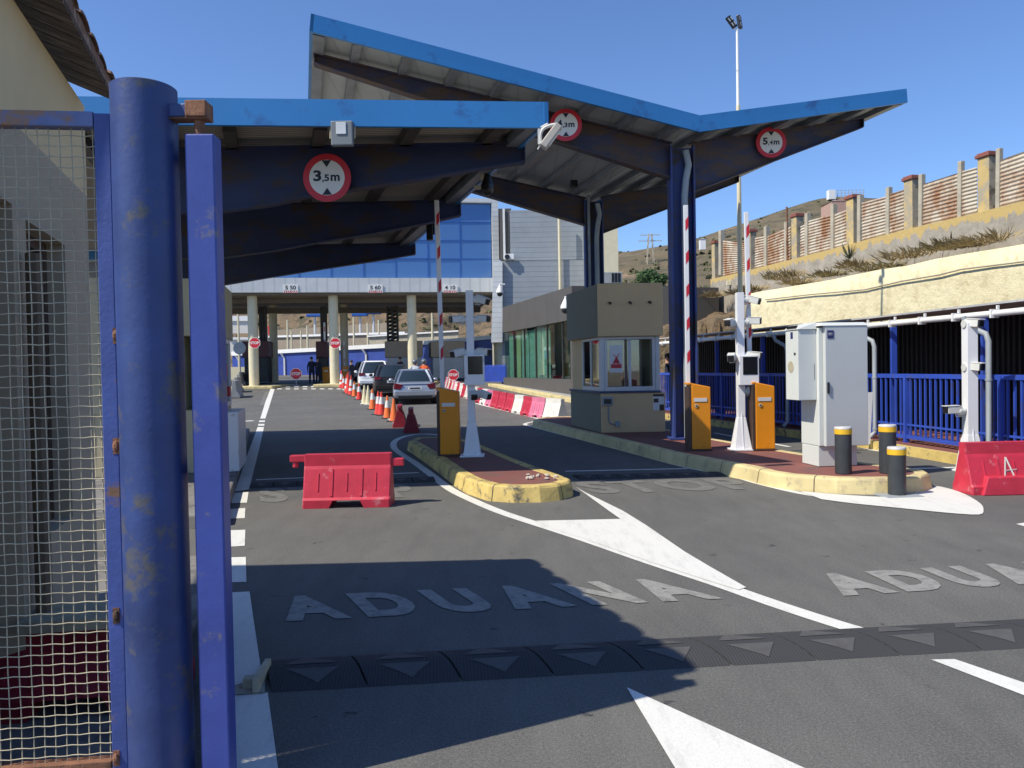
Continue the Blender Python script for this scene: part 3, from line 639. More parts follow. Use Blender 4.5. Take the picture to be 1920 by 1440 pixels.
while z < zt-.02:
    pts = []
    for k in range(26):
        q = gx(xl+(xr-xl)*k/25); pts.append(Vector((q.x, q.y-.003, z+.0018*math.sin(k*1.7+k0))))
    mb.tube(pts, .0020, 5, cap=False); z += (zt-zb)/62+random.uniform(-.0008, .0008); k0 += 1
mb.build('wire_mesh', M['wire'], ga, world=True, smooth='all')
mb = MB()
for py in (630, 835, 1150, 1415):
    q = gp(222, py); mb.box((q.x+.004, q.y-.012, q.z), (.022, .03, .055), gr); mb.ball((q.x+.006, q.y-.03, q.z), (.011, .01, .02), 7, 5)
mb.build('weld_lugs', M['rust'], ga, world=True)
gpst = thing('gate_post', 'thick round blue steel gate post with chipped paint, left foreground', 'gate post', (-1.264, 2.70, 0))
zp = P(273, 146, 2.60).z
mb = MB(); mb.lathe([(.108, -.1), (.1083, .6), (.1077, 1.2), (.1082, 1.9), (.108, zp), (.104, zp+.003)], n=48); mb.build('tube', M['gate_blue'], gpst, smooth=True)
mb = MB(); zb_ = P(360, 210, 2.69).z; mb.box((.146, -.01, zb_), (.13, .05, .045)); mb.build('bracket_arm', M['gate_blue'], gpst, bevel=.004)
mb = MB(); mb.box((.195, -.01, zb_+.002), (.072, .072, .056)); mb.box((.16, -.012, zb_-.028), (.15, .055, .008)); mb.lathe([(.018, -.07), (.018, 0)], (.195, -.01, zb_-.03), 12); mb.build('hinge_cap', M['rust'], gpst, bevel=.003)
gl = thing('gate_leaf', 'open gate leaf seen edge on as a smooth bright blue square stile', 'gate', (-1.062, 2.70, 0), 0)
zt2 = P(378, 250, 2.66).z; D2 = Vector((-.42, 1, 0)).normalized(); ra = math.atan2(D2.y, D2.x)-math.pi/2
mb = MB(); mb.box((0, 0, zt2/2), (.10, .08, zt2), .05); mb.build('stile', M['leaf_blue'], gl, bevel=.006)
mb = MB()
for z in (.06, 1.15, zt2-.05): a = D2*.05; mb.bar(a+Vector((0, 0, z)), D2*1.9+Vector((0, 0, z)), .03, .05)
mb.bar(D2*1.9+Vector((0, 0, .03)), D2*1.9+Vector((0, 0, zt2-.02)), .05, .05, (1, 0, 0)); mb.build('rail', M['frame_blue'], gl)

gb = thing('gabled_building', 'ochre rendered building with weathered plank eaves and clay tiles, left edge', 'building', (-3, 3.6, 0))
_w1 = G(165, 210, 3.18, terrain=False); _w0 = G(25, 0, 3.18, terrain=False); WD = (_w1-_w0); WD.z = 0; WD.normalize(); w0 = _w0 - WD*((_w0.y-1.66)/WD.y); w0.z = 0; WN = Vector((-WD.y, WD.x, 0))  # WN points away from the road
def wp(s, z, off=0): q = w0 + WD*s - WN*off; return Vector((q.x, q.y, z))
HW = 3.18
mb = MB()
# wall with a door opening and a window opening, butted pieces
S0, S1 = .98, 3.34
def wall(s0, s1, z0, z1, mb): a, b = wp(s0, z0), wp(s1, z0); t = WN*.22; mb.hexa([a, b, b+t, a+t], [up(a, z1), up(b, z1), up(b+t, z1), up(a+t, z1)])
dz0, dz1, d0, d1 = .05, 2.25, 1.12, 1.78
w0s, w1s, wz0, wz1 = 1.98, 2.72, .72, 2.22
wall(S0, d0, -.02, HW, mb); wall(d0, d1, dz1, HW, mb); wall(d1, w0s, -.02, HW, mb); wall(w0s, w1s, -.02, wz0, mb); wall(w0s, w1s, wz1, HW, mb); wall(w1s, S1, -.02, HW, mb)
a = wp(S1-.22, -.02)+WN*.22; mb.prism([a, a+WD*.22, a+WD*.22+WN*2.6+Vector((0, 0, 0)), a+WN*2.6], (0, 0, HW+.02))
a = wp(S0, -.02)+WN*.22; mb.prism([a, a+WD*.22, a+WD*.22+WN*2.6, a+WN*2.6], (0, 0, HW+.02))

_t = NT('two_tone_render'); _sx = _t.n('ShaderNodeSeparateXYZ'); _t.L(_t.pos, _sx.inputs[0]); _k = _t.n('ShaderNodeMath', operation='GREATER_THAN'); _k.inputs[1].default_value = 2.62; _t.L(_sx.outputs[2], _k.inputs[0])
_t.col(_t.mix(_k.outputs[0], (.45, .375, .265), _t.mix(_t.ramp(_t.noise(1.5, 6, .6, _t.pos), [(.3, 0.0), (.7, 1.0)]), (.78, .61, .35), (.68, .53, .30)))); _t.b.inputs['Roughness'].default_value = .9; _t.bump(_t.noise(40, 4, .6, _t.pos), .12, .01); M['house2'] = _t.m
mb.build('wall', M['house2'], gb, world=True)
mb = MB(); wall_in = WN*.16; a, b = wp(w0s, wz0)+wall_in, wp(w1s, wz0)+wall_in; mb.prism([a, b, up(b, wz1), up(a, wz1)], WN*.02)
wf = MB()
for s_, e_, z0, z1 in ((w0s, w1s, wz0, wz0+.06), (w0s, w1s, wz1-.06, wz1), (w0s, w0s+.06, wz0+.06, wz1-.06), (w1s-.06, w1s, wz0+.06, wz1-.06), ((w0s+w1s)/2-.03, (w0s+w1s)/2+.03, wz0+.06, wz1-.06), (w0s+.06, w1s-.06, 1.25, 1.29)):
    a, b = wp(s_, z0)+WN*.09, wp(e_, z0)+WN*.09; t = WN*.05; wf.hexa([a, b, b+t, a+t], [up(a, z1), up(b, z1), up(b+t, z1), up(a+t, z1)])
wfr = wf.build('window', M['brown'], gb, world=True); g_ = mb.build('pane', M['glass_dk'], gb, world=True); g_.parent = wfr
mb = MB(); a, b = wp(w0s, wz0)+WN*.5, wp(w1s, wz0)+WN*.5; mb.prism([a, b, up(b, wz1), up(a, wz1)], WN*.02); mb.build('reflection_panel', M['pvc'], gb, world=True)  # pale panel behind the pane, its colour imitates the window's reflection
mb = MB(); a, b = wp(2.2, 1.18)+WN*.075, wp(2.55, 1.18)+WN*.075; mb.prism([a, b, up(b, 1.34), up(a, 1.36)], WN*.006); nt_ = mb.build('notice', M['signwhite'], gb, world=True)
mb = MB(); a, b = wp(2.26, 1.21)+WN*.070, wp(2.36, 1.21)+WN*.070; mb.prism([a, b, up(b, 1.31), up(a, 1.32)], WN*.003); mb.build('notice_print', M['signred'], gb, world=True)
mb = MB(); a, b = wp(d0, dz0)+WN*.12, wp(d1, dz0)+WN*.12; mb.prism([a, b, up(b, dz1), up(a, dz1)], WN*.04); dd = mb.build('door', mat('door_grey', (.12, .115, .105), .5), gb, world=True)
mb = MB(); a = wp(d1-.12, 1.05)+WN*.09; mb.tube([a, a-WD*.1], .011, 6); h_ = mb.build('handle', M['alu'], gb, world=True)
M['post_br'] = mat('brown_pipe', (.16, .12, .08), .8)
for s_, r_, mm in ((1.05, .03, 'rust'), (1.87, .035, 'post_br')):
    mb = MB(); a = wp(s_, .05, .055); mb.tube([a, up(a, 2.05)], r_, 8); mb.build('downpipe', M[mm], gb, world=True, smooth=True)
# roof: eave line with soffit planks and tiles on top
_a = G(122, 0, 3.22, terrain=False); _b = G(205, 165, 3.22, terrain=False); _d = (_b-_a)/(_b.y-_a.y)
E0 = _a + _d*(2.5-_a.y); E1 = _a + _d*(4.78-_a.y); RN = Vector((-3.55, -1.55, 1.55)); RF = Vector((-3.6, -.62, 1.50))
B0 = E0+RN; B1 = E1+RF
mb = MB(); th = Vector((0, 0, .07)); mb.hexa([E0, E1, B1, B0], [E0+th, E1+th, B1+th, B0+th]); mb.build('roof', M['tile'], gb, world=True)
mb = MB(); th = Vector((0, 0, -.03)); n_ = 16
ew = (wp(0, 0)-E0); ovh = .52
for i in range(n_):
    k0_, k1_ = i/n_+.003, (i+1)/n_-.003; a, b = E0.lerp(E1, k0_), E0.lerp(E1, k1_); c, d = B0.lerp(B1, k1_), B0.lerp(B1, k0_)
    f = random.uniform(-.012, .012); mb.hexa([a+th+(0, 0, f) if False else a+th, b+th, b.lerp(c, .3)+th, a.lerp(d, .3)+th], [a-Vector((0, 0, .004)), b-Vector((0, 0, .004)), b.lerp(c, .3)-Vector((0, 0, .004)), a.lerp(d, .3)-Vector((0, 0, .004))])
mb.build('soffit_planks', M['plank'], gb, world=True)
mb = MB(); n_ = 9
for i in range(n_):
    k = (i+.5)/n_; a = E0.lerp(E1, k); c = B0.lerp(B1, k); a = a+(a-c).normalized()*random.uniform(.012, .03)
    d = (c-a); s = (E1-E0).normalized(); upv = Vector((0, 0, 1))
    ring0 = []; ring1 = []
    for j in range(7):
        t = math.pi*j/6; o = s*(-.125*math.cos(t)) + upv*(.058+.038*math.sin(t)); ring0.append(a+o); ring1.append(a+d*.5+o)
    for j in range(7):
        t = math.pi*(6-j)/6; o = s*(-.11*math.cos(t)) + upv*(.058+.026*math.sin(t)); ring0.append(a+o); ring1.append(a+d*.5+o)
    mb.loft([ring0, ring1])
mb.build('tile_row', M['tile'], gb, world=True)
# cabin under the low canopy
cb = thing('cabin', 'narrow cream cabin with a white framed window under the low canopy', 'cabin', (-5, 11.8, 0))
c0 = P(413, 700, 10.6); c1 = P(438.5, 700, 12.4); c0.z = c1.z = 0; cd = (c1-c0).normalized(); cn = Vector((-cd.y, cd.x, 0))
def cw(s, z, o=0): q = c0.lerp(c1, s)+cn*o; return Vector((q.x, q.y, z))
def cbox(mb, s0, s1, z0, z1, o0, o1): mb.hexa([cw(s0, z0, o0), cw(s1, z0, o0), cw(s1, z0, o1), cw(s0, z0, o1)], [cw(s0, z1, o0), cw(s1, z1, o0), cw(s1, z1, o1), cw(s0, z1, o1)])
mb = MB(); cbox(mb, 0, 1, 2.02, 2.80, 0, 1.6); cbox(mb, 0, .98, .14, 1.0, .05, 1.6); cbox(mb, 0, 1, 1.0, 2.02, .5, 1.6); cbox(mb, .88, .98, 1.0, 2.02, .05, .5); mb.build('wall', M['cream'], cb, world=True, bevel=.01)
mb = MB(); cbox(mb, 0, .86, 1.0, 1.07, .02, .08); cbox(mb, 0, .86, 1.95, 2.02, .02, .08)
for s in (.0, .4, .81): cbox(mb, s, s+.05, 1.07, 1.95, .02, .08)
wfr = mb.build('window', M['white'], cb, world=True)
mb = MB(); cbox(mb, .0, .86, 1.07, 1.95, .045, .055); p_ = mb.build('pane', M['glass_dk'], cb, world=True)
mb = MB(); cbox(mb, -.02, .62, .14, .96, -.22, .03); mb.build('counter_box', M['white'], cb, world=True, bevel=.01)
mb = MB(); cbox(mb, .3, .42, 1.45, 1.62, -.02, .02); cbox(mb, .52, .62, 1.15, 1.3, -.02, .02); mb.build('sticker', M['signred'], cb, world=True)
mb = MB(); q = G(443, 845, .14); mb.box((q.x, q.y, .30), (.22, .2, .32)); o = mb.build('bin', M['fence_blue'], bevel=.01); tag(o, 'small blue box standing on the pavement beside the cream cabin', 'box')
# red and white barrier lying behind the mesh gate
mb = MB()

# ================================================================ RED PLASTIC BARRIERS
def barrier(name, label, loc, rz, m1, L=.96, H=.58, arms=True, group=None, cap=None):
    t = thing(name, label, 'traffic barrier', loc, rz, group)
    prof = [(.19, 0), (.19, .09), (.165, .115), (.075, H*.72), (.06, H*.78), (.06, H)]
    mb = MB()
    # shell as lofted rings along x with foot cut-outs
    def ring(x, zf): return [Vector((x, -y, max(z, zf))) for y, z in prof] + [Vector((x, y, max(z, zf))) for y, z in prof[::-1]]
    xs = [-.5, -.485, -.20, -.155, .155, .20, .485, .5]; zf = [.0, 0, 0, .085, .085, 0, 0, 0]
    secs = []
    for i, (x, f) in enumerate(zip(xs, zf)):
        r = ring(x*L, f)
        if i in (0, 7): r = [Vector((p.x, p.y*.93, p.z)) for p in r]
        secs.append(r)
    mb.loft(secs)
    def slope(s, k, out=.0):  # point on the slanted side
        return (s*(.165+(.075-.165)*k+out), .115+(H*.72-.115)*k)
    for s in (-1, 1):
        for x in (-.33, 0, .33):
            (ya, za), (yb, zb_) = slope(s, .22), slope(s, .86)
            mb.bar((x*L, ya, za), (x*L, yb, zb_), .014, .016, (0, s, .2))
        for x in (-.175, .165):
            (ya, za), (yb, zb_) = slope(s, .04), slope(s, 1.0)
            mb.bar((x*L, ya-s*.002, za), (x*L, yb-s*.002, zb_), .03, .022, (0, s, .2))
    body = mb.build('body', m1, t, bevel=.006)
    if arms:
        mb = MB(); mb.box((-L*.5-.075, 0, H-.045), (.18, .085, .075)); mb.lathe([(.035, -.04), (.035, .04)], (-L*.5-.11, 0, H-.105), 12); mb.build('coupling', m1, t, bevel=.008)
        mb = MB(); mb.box((L*.5+.06, 0, H-.105), (.15, .085, .085)); mb.build('coupling', m1, t, bevel=.008)
    return t
RB = 'red and white plastic barriers'
p = G(647, 953); q = G(729, 951)
barrier('plastic_barrier', 'single bright red plastic barrier standing alone in the left lane', (p.x+.01, p.y+.19, 0), .01, M['red_pl'], group=None)
p = G(1888, 928); bq = barrier('plastic_barrier', 'red plastic barrier with a chalked letter A at the right edge', (p.x+.14, p.y+.2, 0), .02, M['red_pl'], L=1.05, H=.57, arms=False)
mb = MB()
def sp(x, k): y = -(.165+(.075-.165)*k+.008); return Vector((x, y, .115+(.57*.72-.115)*k))
for a, b in (((-.135, .2), (-.085, .98)), ((-.085, .98), (-.02, .2)), ((-.125, .48), (.015, .52))): mb.bar(sp(*a), sp(*b), .014, .006, (0, 1, .3))
mb.build('chalk_letter', M['offwhite'], bq)
mb = MB(); mb.hexa([(-.43, -.235, .0), (.5, -.235, .0), (.5, -.13, .0), (-.43, -.13, .0)], [(-.36, -.215, .20), (.5, -.215, .20), (.5, -.13, .21), (-.36, -.13, .21)]); mb.build('foot_flange', M['red_pl'], bq, bevel=.01)
for (x, y), lab in (((769, 812), 'dark red barrier seen end on, nearer of the two behind the lone red one'), ((748, 802), 'dark red barrier seen end on with pale top, second from the island')):
    p = G(x, y); barrier('plastic_barrier', lab, (p.x-.03, p.y+.45, 0), math.radians(97), M['red_dk'], L=.9)
# row along the right lane
path = [G(1046, 789), G(1000, 783), G(960, 774), G(925, 765), G(893, 755), G(868, 746), G(850, 738), G(838, 730), G(828, 722), G(822, 717)]
def along(path, s):
    for a, b in zip(path, path[1:]):
        l = (b-a).length
        if s <= l: return a.lerp(b, s/l), (b-a).normalized()
        s -= l
    return path[-1], (path[-1]-path[-2]).normalized()
tot = sum((b-a).length for a, b in zip(path, path[1:])); cols = ['white_pl', 'pink_pl', 'red_pl', 'white_pl', 'red_pl', 'red_pl', 'red_pl', 'pink_pl', 'white_pl', 'red_pl', 'white_pl', 'pink_pl', 'white_pl', 'red_pl', 'white_pl', 'red_pl', 'white_pl', 'pink_pl', 'white_pl', 'red_pl', 'white_pl', 'red_pl', 'white_pl', 'pink_pl', 'white_pl', 'red_pl', 'white_pl']
words = {'white_pl': 'off white', 'pink_pl': 'faded pink', 'red_pl': 'red'}
ordn = ['first', 'second', 'third', 'fourth', 'fifth', 'sixth', 'seventh', 'eighth', 'ninth', 'tenth', 'eleventh', 'twelfth', 'thirteenth', 'fourteenth', 'fifteenth', 'sixteenth', 'seventeenth', 'eighteenth', 'nineteenth', 'twentieth', 'twenty-first', 'twenty-second', 'twenty-third', 'twenty-fourth']
s = .55; i = 0; proto = None
while s < tot and i < 24:
    q, d = along(path, s); q2 = q + Vector((d.y, -d.x, 0))*(.18 if Vector((d.y, -d.x, 0)).x > 0 else -.18)
    rz = math.atan2(d.y, d.x)+random.uniform(-.05, .05); lab = '%s plastic barrier, %s from the near end of the right hand row' % (words[cols[i]], ordn[i])
    loc = (q2.x, q2.y, gz(q2.y))
    if proto is None: o = proto = barrier('lane_barrier', lab, loc, rz, M[cols[i]], L=1.0, H=.60, arms=False, group='plastic barriers lining the right hand lane')
    else:
        o = copy_tree(proto, loc=loc, rz=rz, label=lab)
        for ch in [c for c in bpy.data.objects if c.parent == o]: ch.data = ch.data.copy(); ch.data.materials.clear(); ch.data.materials.append(M[cols[i]])
    s += 1.03; i += 1
# barrier behind the gate
p = G(150, 1385); bb = barrier('plastic_barrier', 'dark red barrier with a pale top board lying behind the wire mesh gate', (-1.95, 3.45, .03), .15, M['red_dk'], L=.85, H=.36, arms=False)
mb = MB(); mb.box((.05, .02, .385), (.55, .3, .05)); mb.build('top_board', M['wire'], bb)

# ================================================================ TRAFFIC CONES
cones = [(738, 791, 746, 44, 'o', 0), (726, 785, 742, 43, 'o', 1), (715, 779, 735, 44, 'r', 1), (709, 778, 733, 44, 'r', 1), (698, 768, 729, 39, 'o', 1), (690, 759, 724, 36, 'y', 0), (683, 758, 722, 36, 'y', 0),
         (673, 750, 719, 32, 'r', 1), (664, 744, 715, 29, 'o', 1), (658, 741, 705, 37, 'r', 1), (653, 739, 698, 41, 'r', 0), (650, 736, 702, 34, 'r', 1), (644, 729, 704, 24, 'r', 1), (640, 728, 694, 34, 'r', 1)]
def cone(name, lab, loc, h, c1, band):
    t = thing(name, lab, 'traffic cone', loc, random.uniform(0, 1.5), 'cones lined up beside the waiting cars')
    rb = .135*(h/.7)**.5
    def rr(k): return rb*(1-k)+.022*k
    mb = MB(); z0 = .03
    mb.box((0, 0, .015), (rb*2.5, rb*2.5, .03)); mb.build('base', M['rubber'] if c1 != 'y' else M['offwhite'], t, bevel=.008)
    mb = MB(); mb.lathe([(rr(0), z0), (rr(.5), z0+.5*(h-z0)), (rr(1), h), (rr(1)*.6, h+.004)], n=18); mb.build('cone_body', M[{'o': 'cone_o', 'r': 'cone_r', 'y': 'cone_y'}[c1]], t, smooth=True)
    if band:
        mb = MB(); k0, k1 = .46, .78; z = lambda k: z0+k*(h-z0)
        mb.lathe([(rr(k0)+.003, z(k0)), (rr(k1)+.003, z(k1))], n=18); mb.build('white_band', M['cone_w'], t, smooth=True)
        if h > .85: mb = MB(); mb.lathe([(rr(.2)+.003, z(.2)), (rr(.34)+.003, z(.34))], n=18); mb.build('white_band', M['cone_w'], t, smooth=True)
    return t
cn_ = {'o': 'orange', 'r': 'red', 'y': 'dull cream'}
for i, (x, y, ty, hp, c, b) in enumerate(cones):
    p = G(x, y); h = hp*p.y/F
    cone('traffic_cone', '%s traffic cone%s, %s from the near end of the cone line' % (cn_[c], ' with a white band' if b else '', ordn[i]), (p.x, p.y+.1, gz(p.y)), h, c, b)
# ================================================================ BARRIER GATES (boom up), CAMERA POSTS, CABINET, BOLLARDS
def boom_gate(px, py, ztop_px, tilt, label, rz=0.0, tagw=True):
    p = G(px, py, .18); t = thing('barrier_gate', label, 'boom barrier', (p.x, p.y+.15, .18), rz, 'orange boom barriers')
    mb = MB(); w, d, h = .325, .30, 1.04
    mb.hexa([(-w/2+.03, -d/2, .02), (w/2, -d/2, .02), (w/2, d/2, .02), (-w/2+.03, d/2, .02)], [(-w/2+.03, -d/2, h), (w/2, -d/2, h-.065), (w/2, d/2, h-.065), (-w/2+.03, d/2, h)])
    mb.build('housing', M['orange'], t, bevel=.014)
    mb = MB(); mb.box((-w/2+.008, 0, .5), (.042, d-.01, .96)); mb.box((0, 0, .012), (w+.02, d+.02, .024)); mb.build('side_strip', M['brown'], t, bevel=.003)  # dark brown strip up the left side, thin base slab below
    mb = MB(); mb.box((-w/2+.01, 0, h-.012), (.055, d, .03)); mb.build('cap', M['orange'], t, bevel=.006)
    mb = MB(); mb.box((.005, -d/2-.004, .78), (.20, .008, .055)); mb.build('name_strip', M['alu'], t)
    mb = MB(); M90 = Matrix.Rotation(math.radians(90), 3, 'X')
    mb.tube([(-.06, -d/2-.012, .69), (-.06, -d/2+.002, .69)], .026, 16); lk = mb.build('lock', M['wire'], t)
    mb = MB(); mb.tube([(-.06, -d/2-.016, .69), (-.06, -d/2-.008, .69)], .011, 10); mb.build('keyhole', M['black'], lk)
    L = P(px, ztop_px, p.y).z - .18
    a = Vector((-w/2+.01, -d/2-.0, .55)); z0 = .98; n = 1
    arm = MB(); dx = tilt
    def ap(z): return Vector((a.x+.045+dx*(z-1), d/2+.03, z))
    arm.hexa([ap(.5)+Vector((-.035, -.02, 0)), ap(.5)+Vector((.035, -.02, 0)), ap(.5)+Vector((.035, .02, 0)), ap(.5)+Vector((-.035, .02, 0))],
             [ap(L)+Vector((-.035, -.02, 0)), ap(L)+Vector((.035, -.02, 0)), ap(L)+Vector((.035, .02, 0)), ap(L)+Vector((-.035, .02, 0))])
    ar = arm.build('arm', M['white'], t, bevel=.006)
    for k, z in enumerate([L-.32-.52*i for i in range(10)]):
        if z < 1.12: break
        q = ap(z); s = MB(); y = -.0225
        s.add([q+Vector((-.012, y, -.085)), q+Vector((.034, y, -.02)), q+Vector((.034, y, .145)), q+Vector((-.012, y, .08))], [(0, 1, 2, 3)]); st = s.build('red_stripe', M['signred'], ar)
    return t
boom_gate(842, 855, 366, -.012, 'shaded orange boom barrier with raised arm on the narrow island')
boom_gate(1314, 845, 376, -.0, 'orange boom barrier with raised arm beside the blue canopy column')
boom_gate(1434, 845, 389, -.012, 'orange boom barrier partly behind the white camera post near the grey cabinet')
def bullet(parent, x, z, dirn, y=0.0, s=1.0):
    """bullet camera on a ball joint; dirn = direction it looks"""
    d = Vector(dirn).normalized(); o = Vector((x, y, z)); sx = 1 if d.x > 0 else -1
    mb = MB(); mb.tube([o, o+Vector((sx*.04, 0, 0))], .055*s, 12); mb.ball(o+Vector((sx*.06, 0, -.005)), .06*s, 12, 8); mb.tube([o+Vector((sx*.02, 0, -.07)), o+Vector((sx*.1, 0, -.08)), o+Vector((sx*.12, 0, -.02))], .008, 6)
    m_ = mb.build('camera_mount', M['camw'], parent, smooth=True)
    c = o + Vector((sx*.075, 0, .015)); mb = MB()
    mb.bar(c-d*.03, c+d*.17*s, .10*s, .095*s); mb.bar(c+d*.0+Vector((0, 0, .055*s)), c+d*.205*s+Vector((0, 0, .055*s)), .112*s, .012)
    b = mb.build('camera', M['camw'], parent, bevel=.008)
    mb = MB(); mb.bar(c+d*.171*s, c+d*.195*s, .094*s, .088*s); mb.build('lens', M['black'], b, bevel=.01)
def cam_post(px, py, top, label, screen, bullets, w=.11, base=True, zb=.18, dep=None):
    p = G(px, py, zb, terrain=False); p = P(px, 800, dep) if dep else p; t = thing('camera_post', label, 'camera post', (p.x, p.y+(0 if dep else .14), zb)); h = P(px, top, p.y+.08).z - zb
    mb = MB(); mb.box((0, 0, h/2), (w, w, h)); mb.build('pole', M['white'], t, bevel=.004)
    if base:
        mb = MB()
        for s in (-1, 1):
            mb.prism([(s*w/2, -.006, .02), (s*.145, -.006, .02), (s*.13, -.006, .06), (s*(w/2+.005), -.006, .56), (s*w/2, -.006, .58)], (0, .012, 0))
            mb.prism([(-.006, s*w/2, .02), (-.006, s*.145, .02), (-.006, s*.13, .06), (-.006, s*(w/2+.005), .56), (-.006, s*w/2, .58)], (.012, 0, 0))
        mb.build('gusset', M['white'], t)
        mb = MB(); mb.hexa([(-.13, -.13, .021), (.13, -.13, .021), (.13, .13, .021), (-.13, .13, .021)], [(-w/2-.004, -w/2-.004, .5), (w/2+.004, -w/2-.004, .5), (w/2+.004, w/2+.004, .5), (-w/2-.004, w/2+.004, .5)]); mb.build('flared_foot', M['white'], t, bevel=.004)
        mb = MB(); mb.box((0, 0, .011), (.36, .36, .022)); mb.build('base_plate', M['white'], t, bevel=.003)
    if screen:
        zc, x0 = screen; mb = MB(); mb.box((x0, -w/2-.05, zc), (.30, .10, .45)); sb = mb.build('screen_box', M['white'], t, bevel=.008)
        mb = MB(); mb.box((x0+.015, -w/2-.102, zc+.07), (.22, .006, .27)); mb.build('screen', M['screen'], sb)
    for b in bullets: bullet(t, *b)
    return t
cam_post(885, 857, 544, 'white camera post in shade on the narrow island', (1.30, .06),
         [(.055, 2.36, (.8, -.5, -.35)), (-.055, 2.06, (-.9, -.55, -.1)), (.055, 2.06, (.9, -.55, -.1)), (-.055, 1.56, (-.85, -.7, -.25)), (.055, 1.56, (.9, -.5, -.12)), (.055, .93, (.85, -.55, -.3)), (-.055, .93, (.2, -1, -.3))])
cam_post(1395, 845, 548, 'white camera post with dark screen on the wide island, sunlit', (1.22, .09),
         [(.055, 2.30, (.9, -.5, -.32)), (-.055, 1.95, (-.6, -.85, -.15)), (.055, 1.96, (1, -.3, -.05)), (-.055, 1.42, (-.35, -.95, -.2)), (.055, 1.44, (1, -.35, -.12)), (.055, .90, (1, -.4, -.22))])
cam_post(1819, 846, 606, 'white camera post behind the red barrier at the right edge', None,
         [(-.085, 1.98, (.35, -1, -.12)), (-.085, 1.40, (.45, -.9, -.1)), (-.085, .82, (-1, -.1, -.02))], w=.14, zb=0.0, dep=10.3)
# grey service cabinet
cbn = thing('service_cabinet', 'tall pale grey service cabinet with a side box on the wide island', 'cabinet', (*G(1535, 875, .18)[:2], .18), .12)
def cpart(mb, x0, x1, y0, y1, z0, z1, taper=0): mb.hexa([(x0, y0, z0), (x1, y0, z0), (x1, y1, z0), (x0, y1, z0)], [(x0, y0, z1), (x1, y0, z1), (x1, y1, z1), (x0, y1, z1)]); return mb
cpart(MB(), 0, .52, 0, .42, 0, .255).build('plinth', M['cab_lt'], cbn, bevel=.006)
cpart(MB(), .0, .53, -.02, .44, .258, 1.76).build('body', M['cab_lt'], cbn, bevel=.01)
dr = cpart(MB(), .055, .62, -.09, -.024, .262, 1.775).build('door', M['cab'], cbn, bevel=.006)
mb = MB(); cpart(mb, .082, .165, -.096, -.0905, 1.62, 1.72); lb = mb.build('label', M['navy'], dr)
mb = MB(); text_on(mb, 'IBC', (.094, -.0975, 1.668), (.150, -.0975, 1.668), (.094, -.0975, 1.69), .03); mb.bar((.094, -.0975, 1.652), (.135, -.0975, 1.652), .002, .008, (0, 1, 0)); mb.build('label_print', M['offwhite'], lb, fix=False)
mb = MB(); cpart(mb, .072, .098, -.112, -.0905, .93, 1.07); mb.build('handle', M['black'], dr, bevel=.004)
mb = MB(); mb.hexa([(-.02, -.10, 1.778), (.64, -.10, 1.778), (.64, .46, 1.778), (-.02, .46, 1.778)], [(.03, -.05, 1.82), (.6, -.05, 1.82), (.6, .42, 1.84), (.03, .42, 1.84)]); mb.build('roof', M['cab_lt'], cbn, bevel=.005)
sbx = cpart(MB(), -.245, -.002, .03, .36, .845, 1.74).build('side_box', M['cab_lt'], cbn, bevel=.006)
mb = MB(); mb.hexa([(-.26, .01, 1.742), (-.002, .01, 1.742), (-.002, .37, 1.742), (-.26, .37, 1.742)], [(-.22, .05, 1.80), (-.002, .03, 1.83), (-.002, .36, 1.83), (-.22, .34, 1.80)]); mb.build('hood', M['cab_lt'], cbn, bevel=.004)
mb = MB()
for k in range(9): mb.box((-.2395, .06+k*.03, 1.772), (.035, .012, .045))
mb.build('louvre', M['black'], cbn)
mb = MB(); mb.tube([(-.246, .22, 1.27), (-.249, .22, 1.27)], .075, 20); mb.build('round_badge', M['wire'], sbx)
mb = MB(); cpart(mb, -.248, -.2455, .16, .22, 1.63, 1.715); mb.build('label', M['navy'], sbx)
mb = MB(); cpart(mb, -.250, -.2455, .09, .13, 1.42, 1.45); mb.build('button', M['black'], sbx)
mb = MB(); cpart(mb, -.03, -.025, .028, .0295, 1.1, 1.3); mb.build('seam', M['black'], sbx)
# bollards
def bollard(px, py, h, lab, zb, plate=False):
    p = G(px, py, zb, terrain=False); t = thing('bollard', lab, 'bollard', (p.x, p.y+.095, zb), 0, 'dark bollards with yellow bands at the island end')
    mb = MB(); mb.lathe([(.094, 0), (.095, h-.085)], n=32); mb.build('post', M['bollard'], t, smooth=True)
    mb = MB(); mb.lathe([(.098, h-.084), (.0985, h-.025)], n=32); mb.build('yellow_band', M['yband'], t, smooth=True)
    mb = MB(); mb.lathe([(.097, h-.024), (.099, h-.01), (.093, h), (.0, h+.002)], n=32); mb.build('cap', M['alu'], t, smooth=True)
    if plate: mb = MB(); mb.box((0, 0, .008), (.42, .34, .016), .1); mb.build('base_plate', M['pvc'], t, bevel=.003)
bollard(1588, 889, .55, 'dark bollard in front of the grey cabinet', .182); bollard(1672, 888, .57, 'dark bollard at the far corner of the island end', .182); bollard(1690, 932, .545, 'dark bollard on the white painted road in front of the kerb', .0, True)

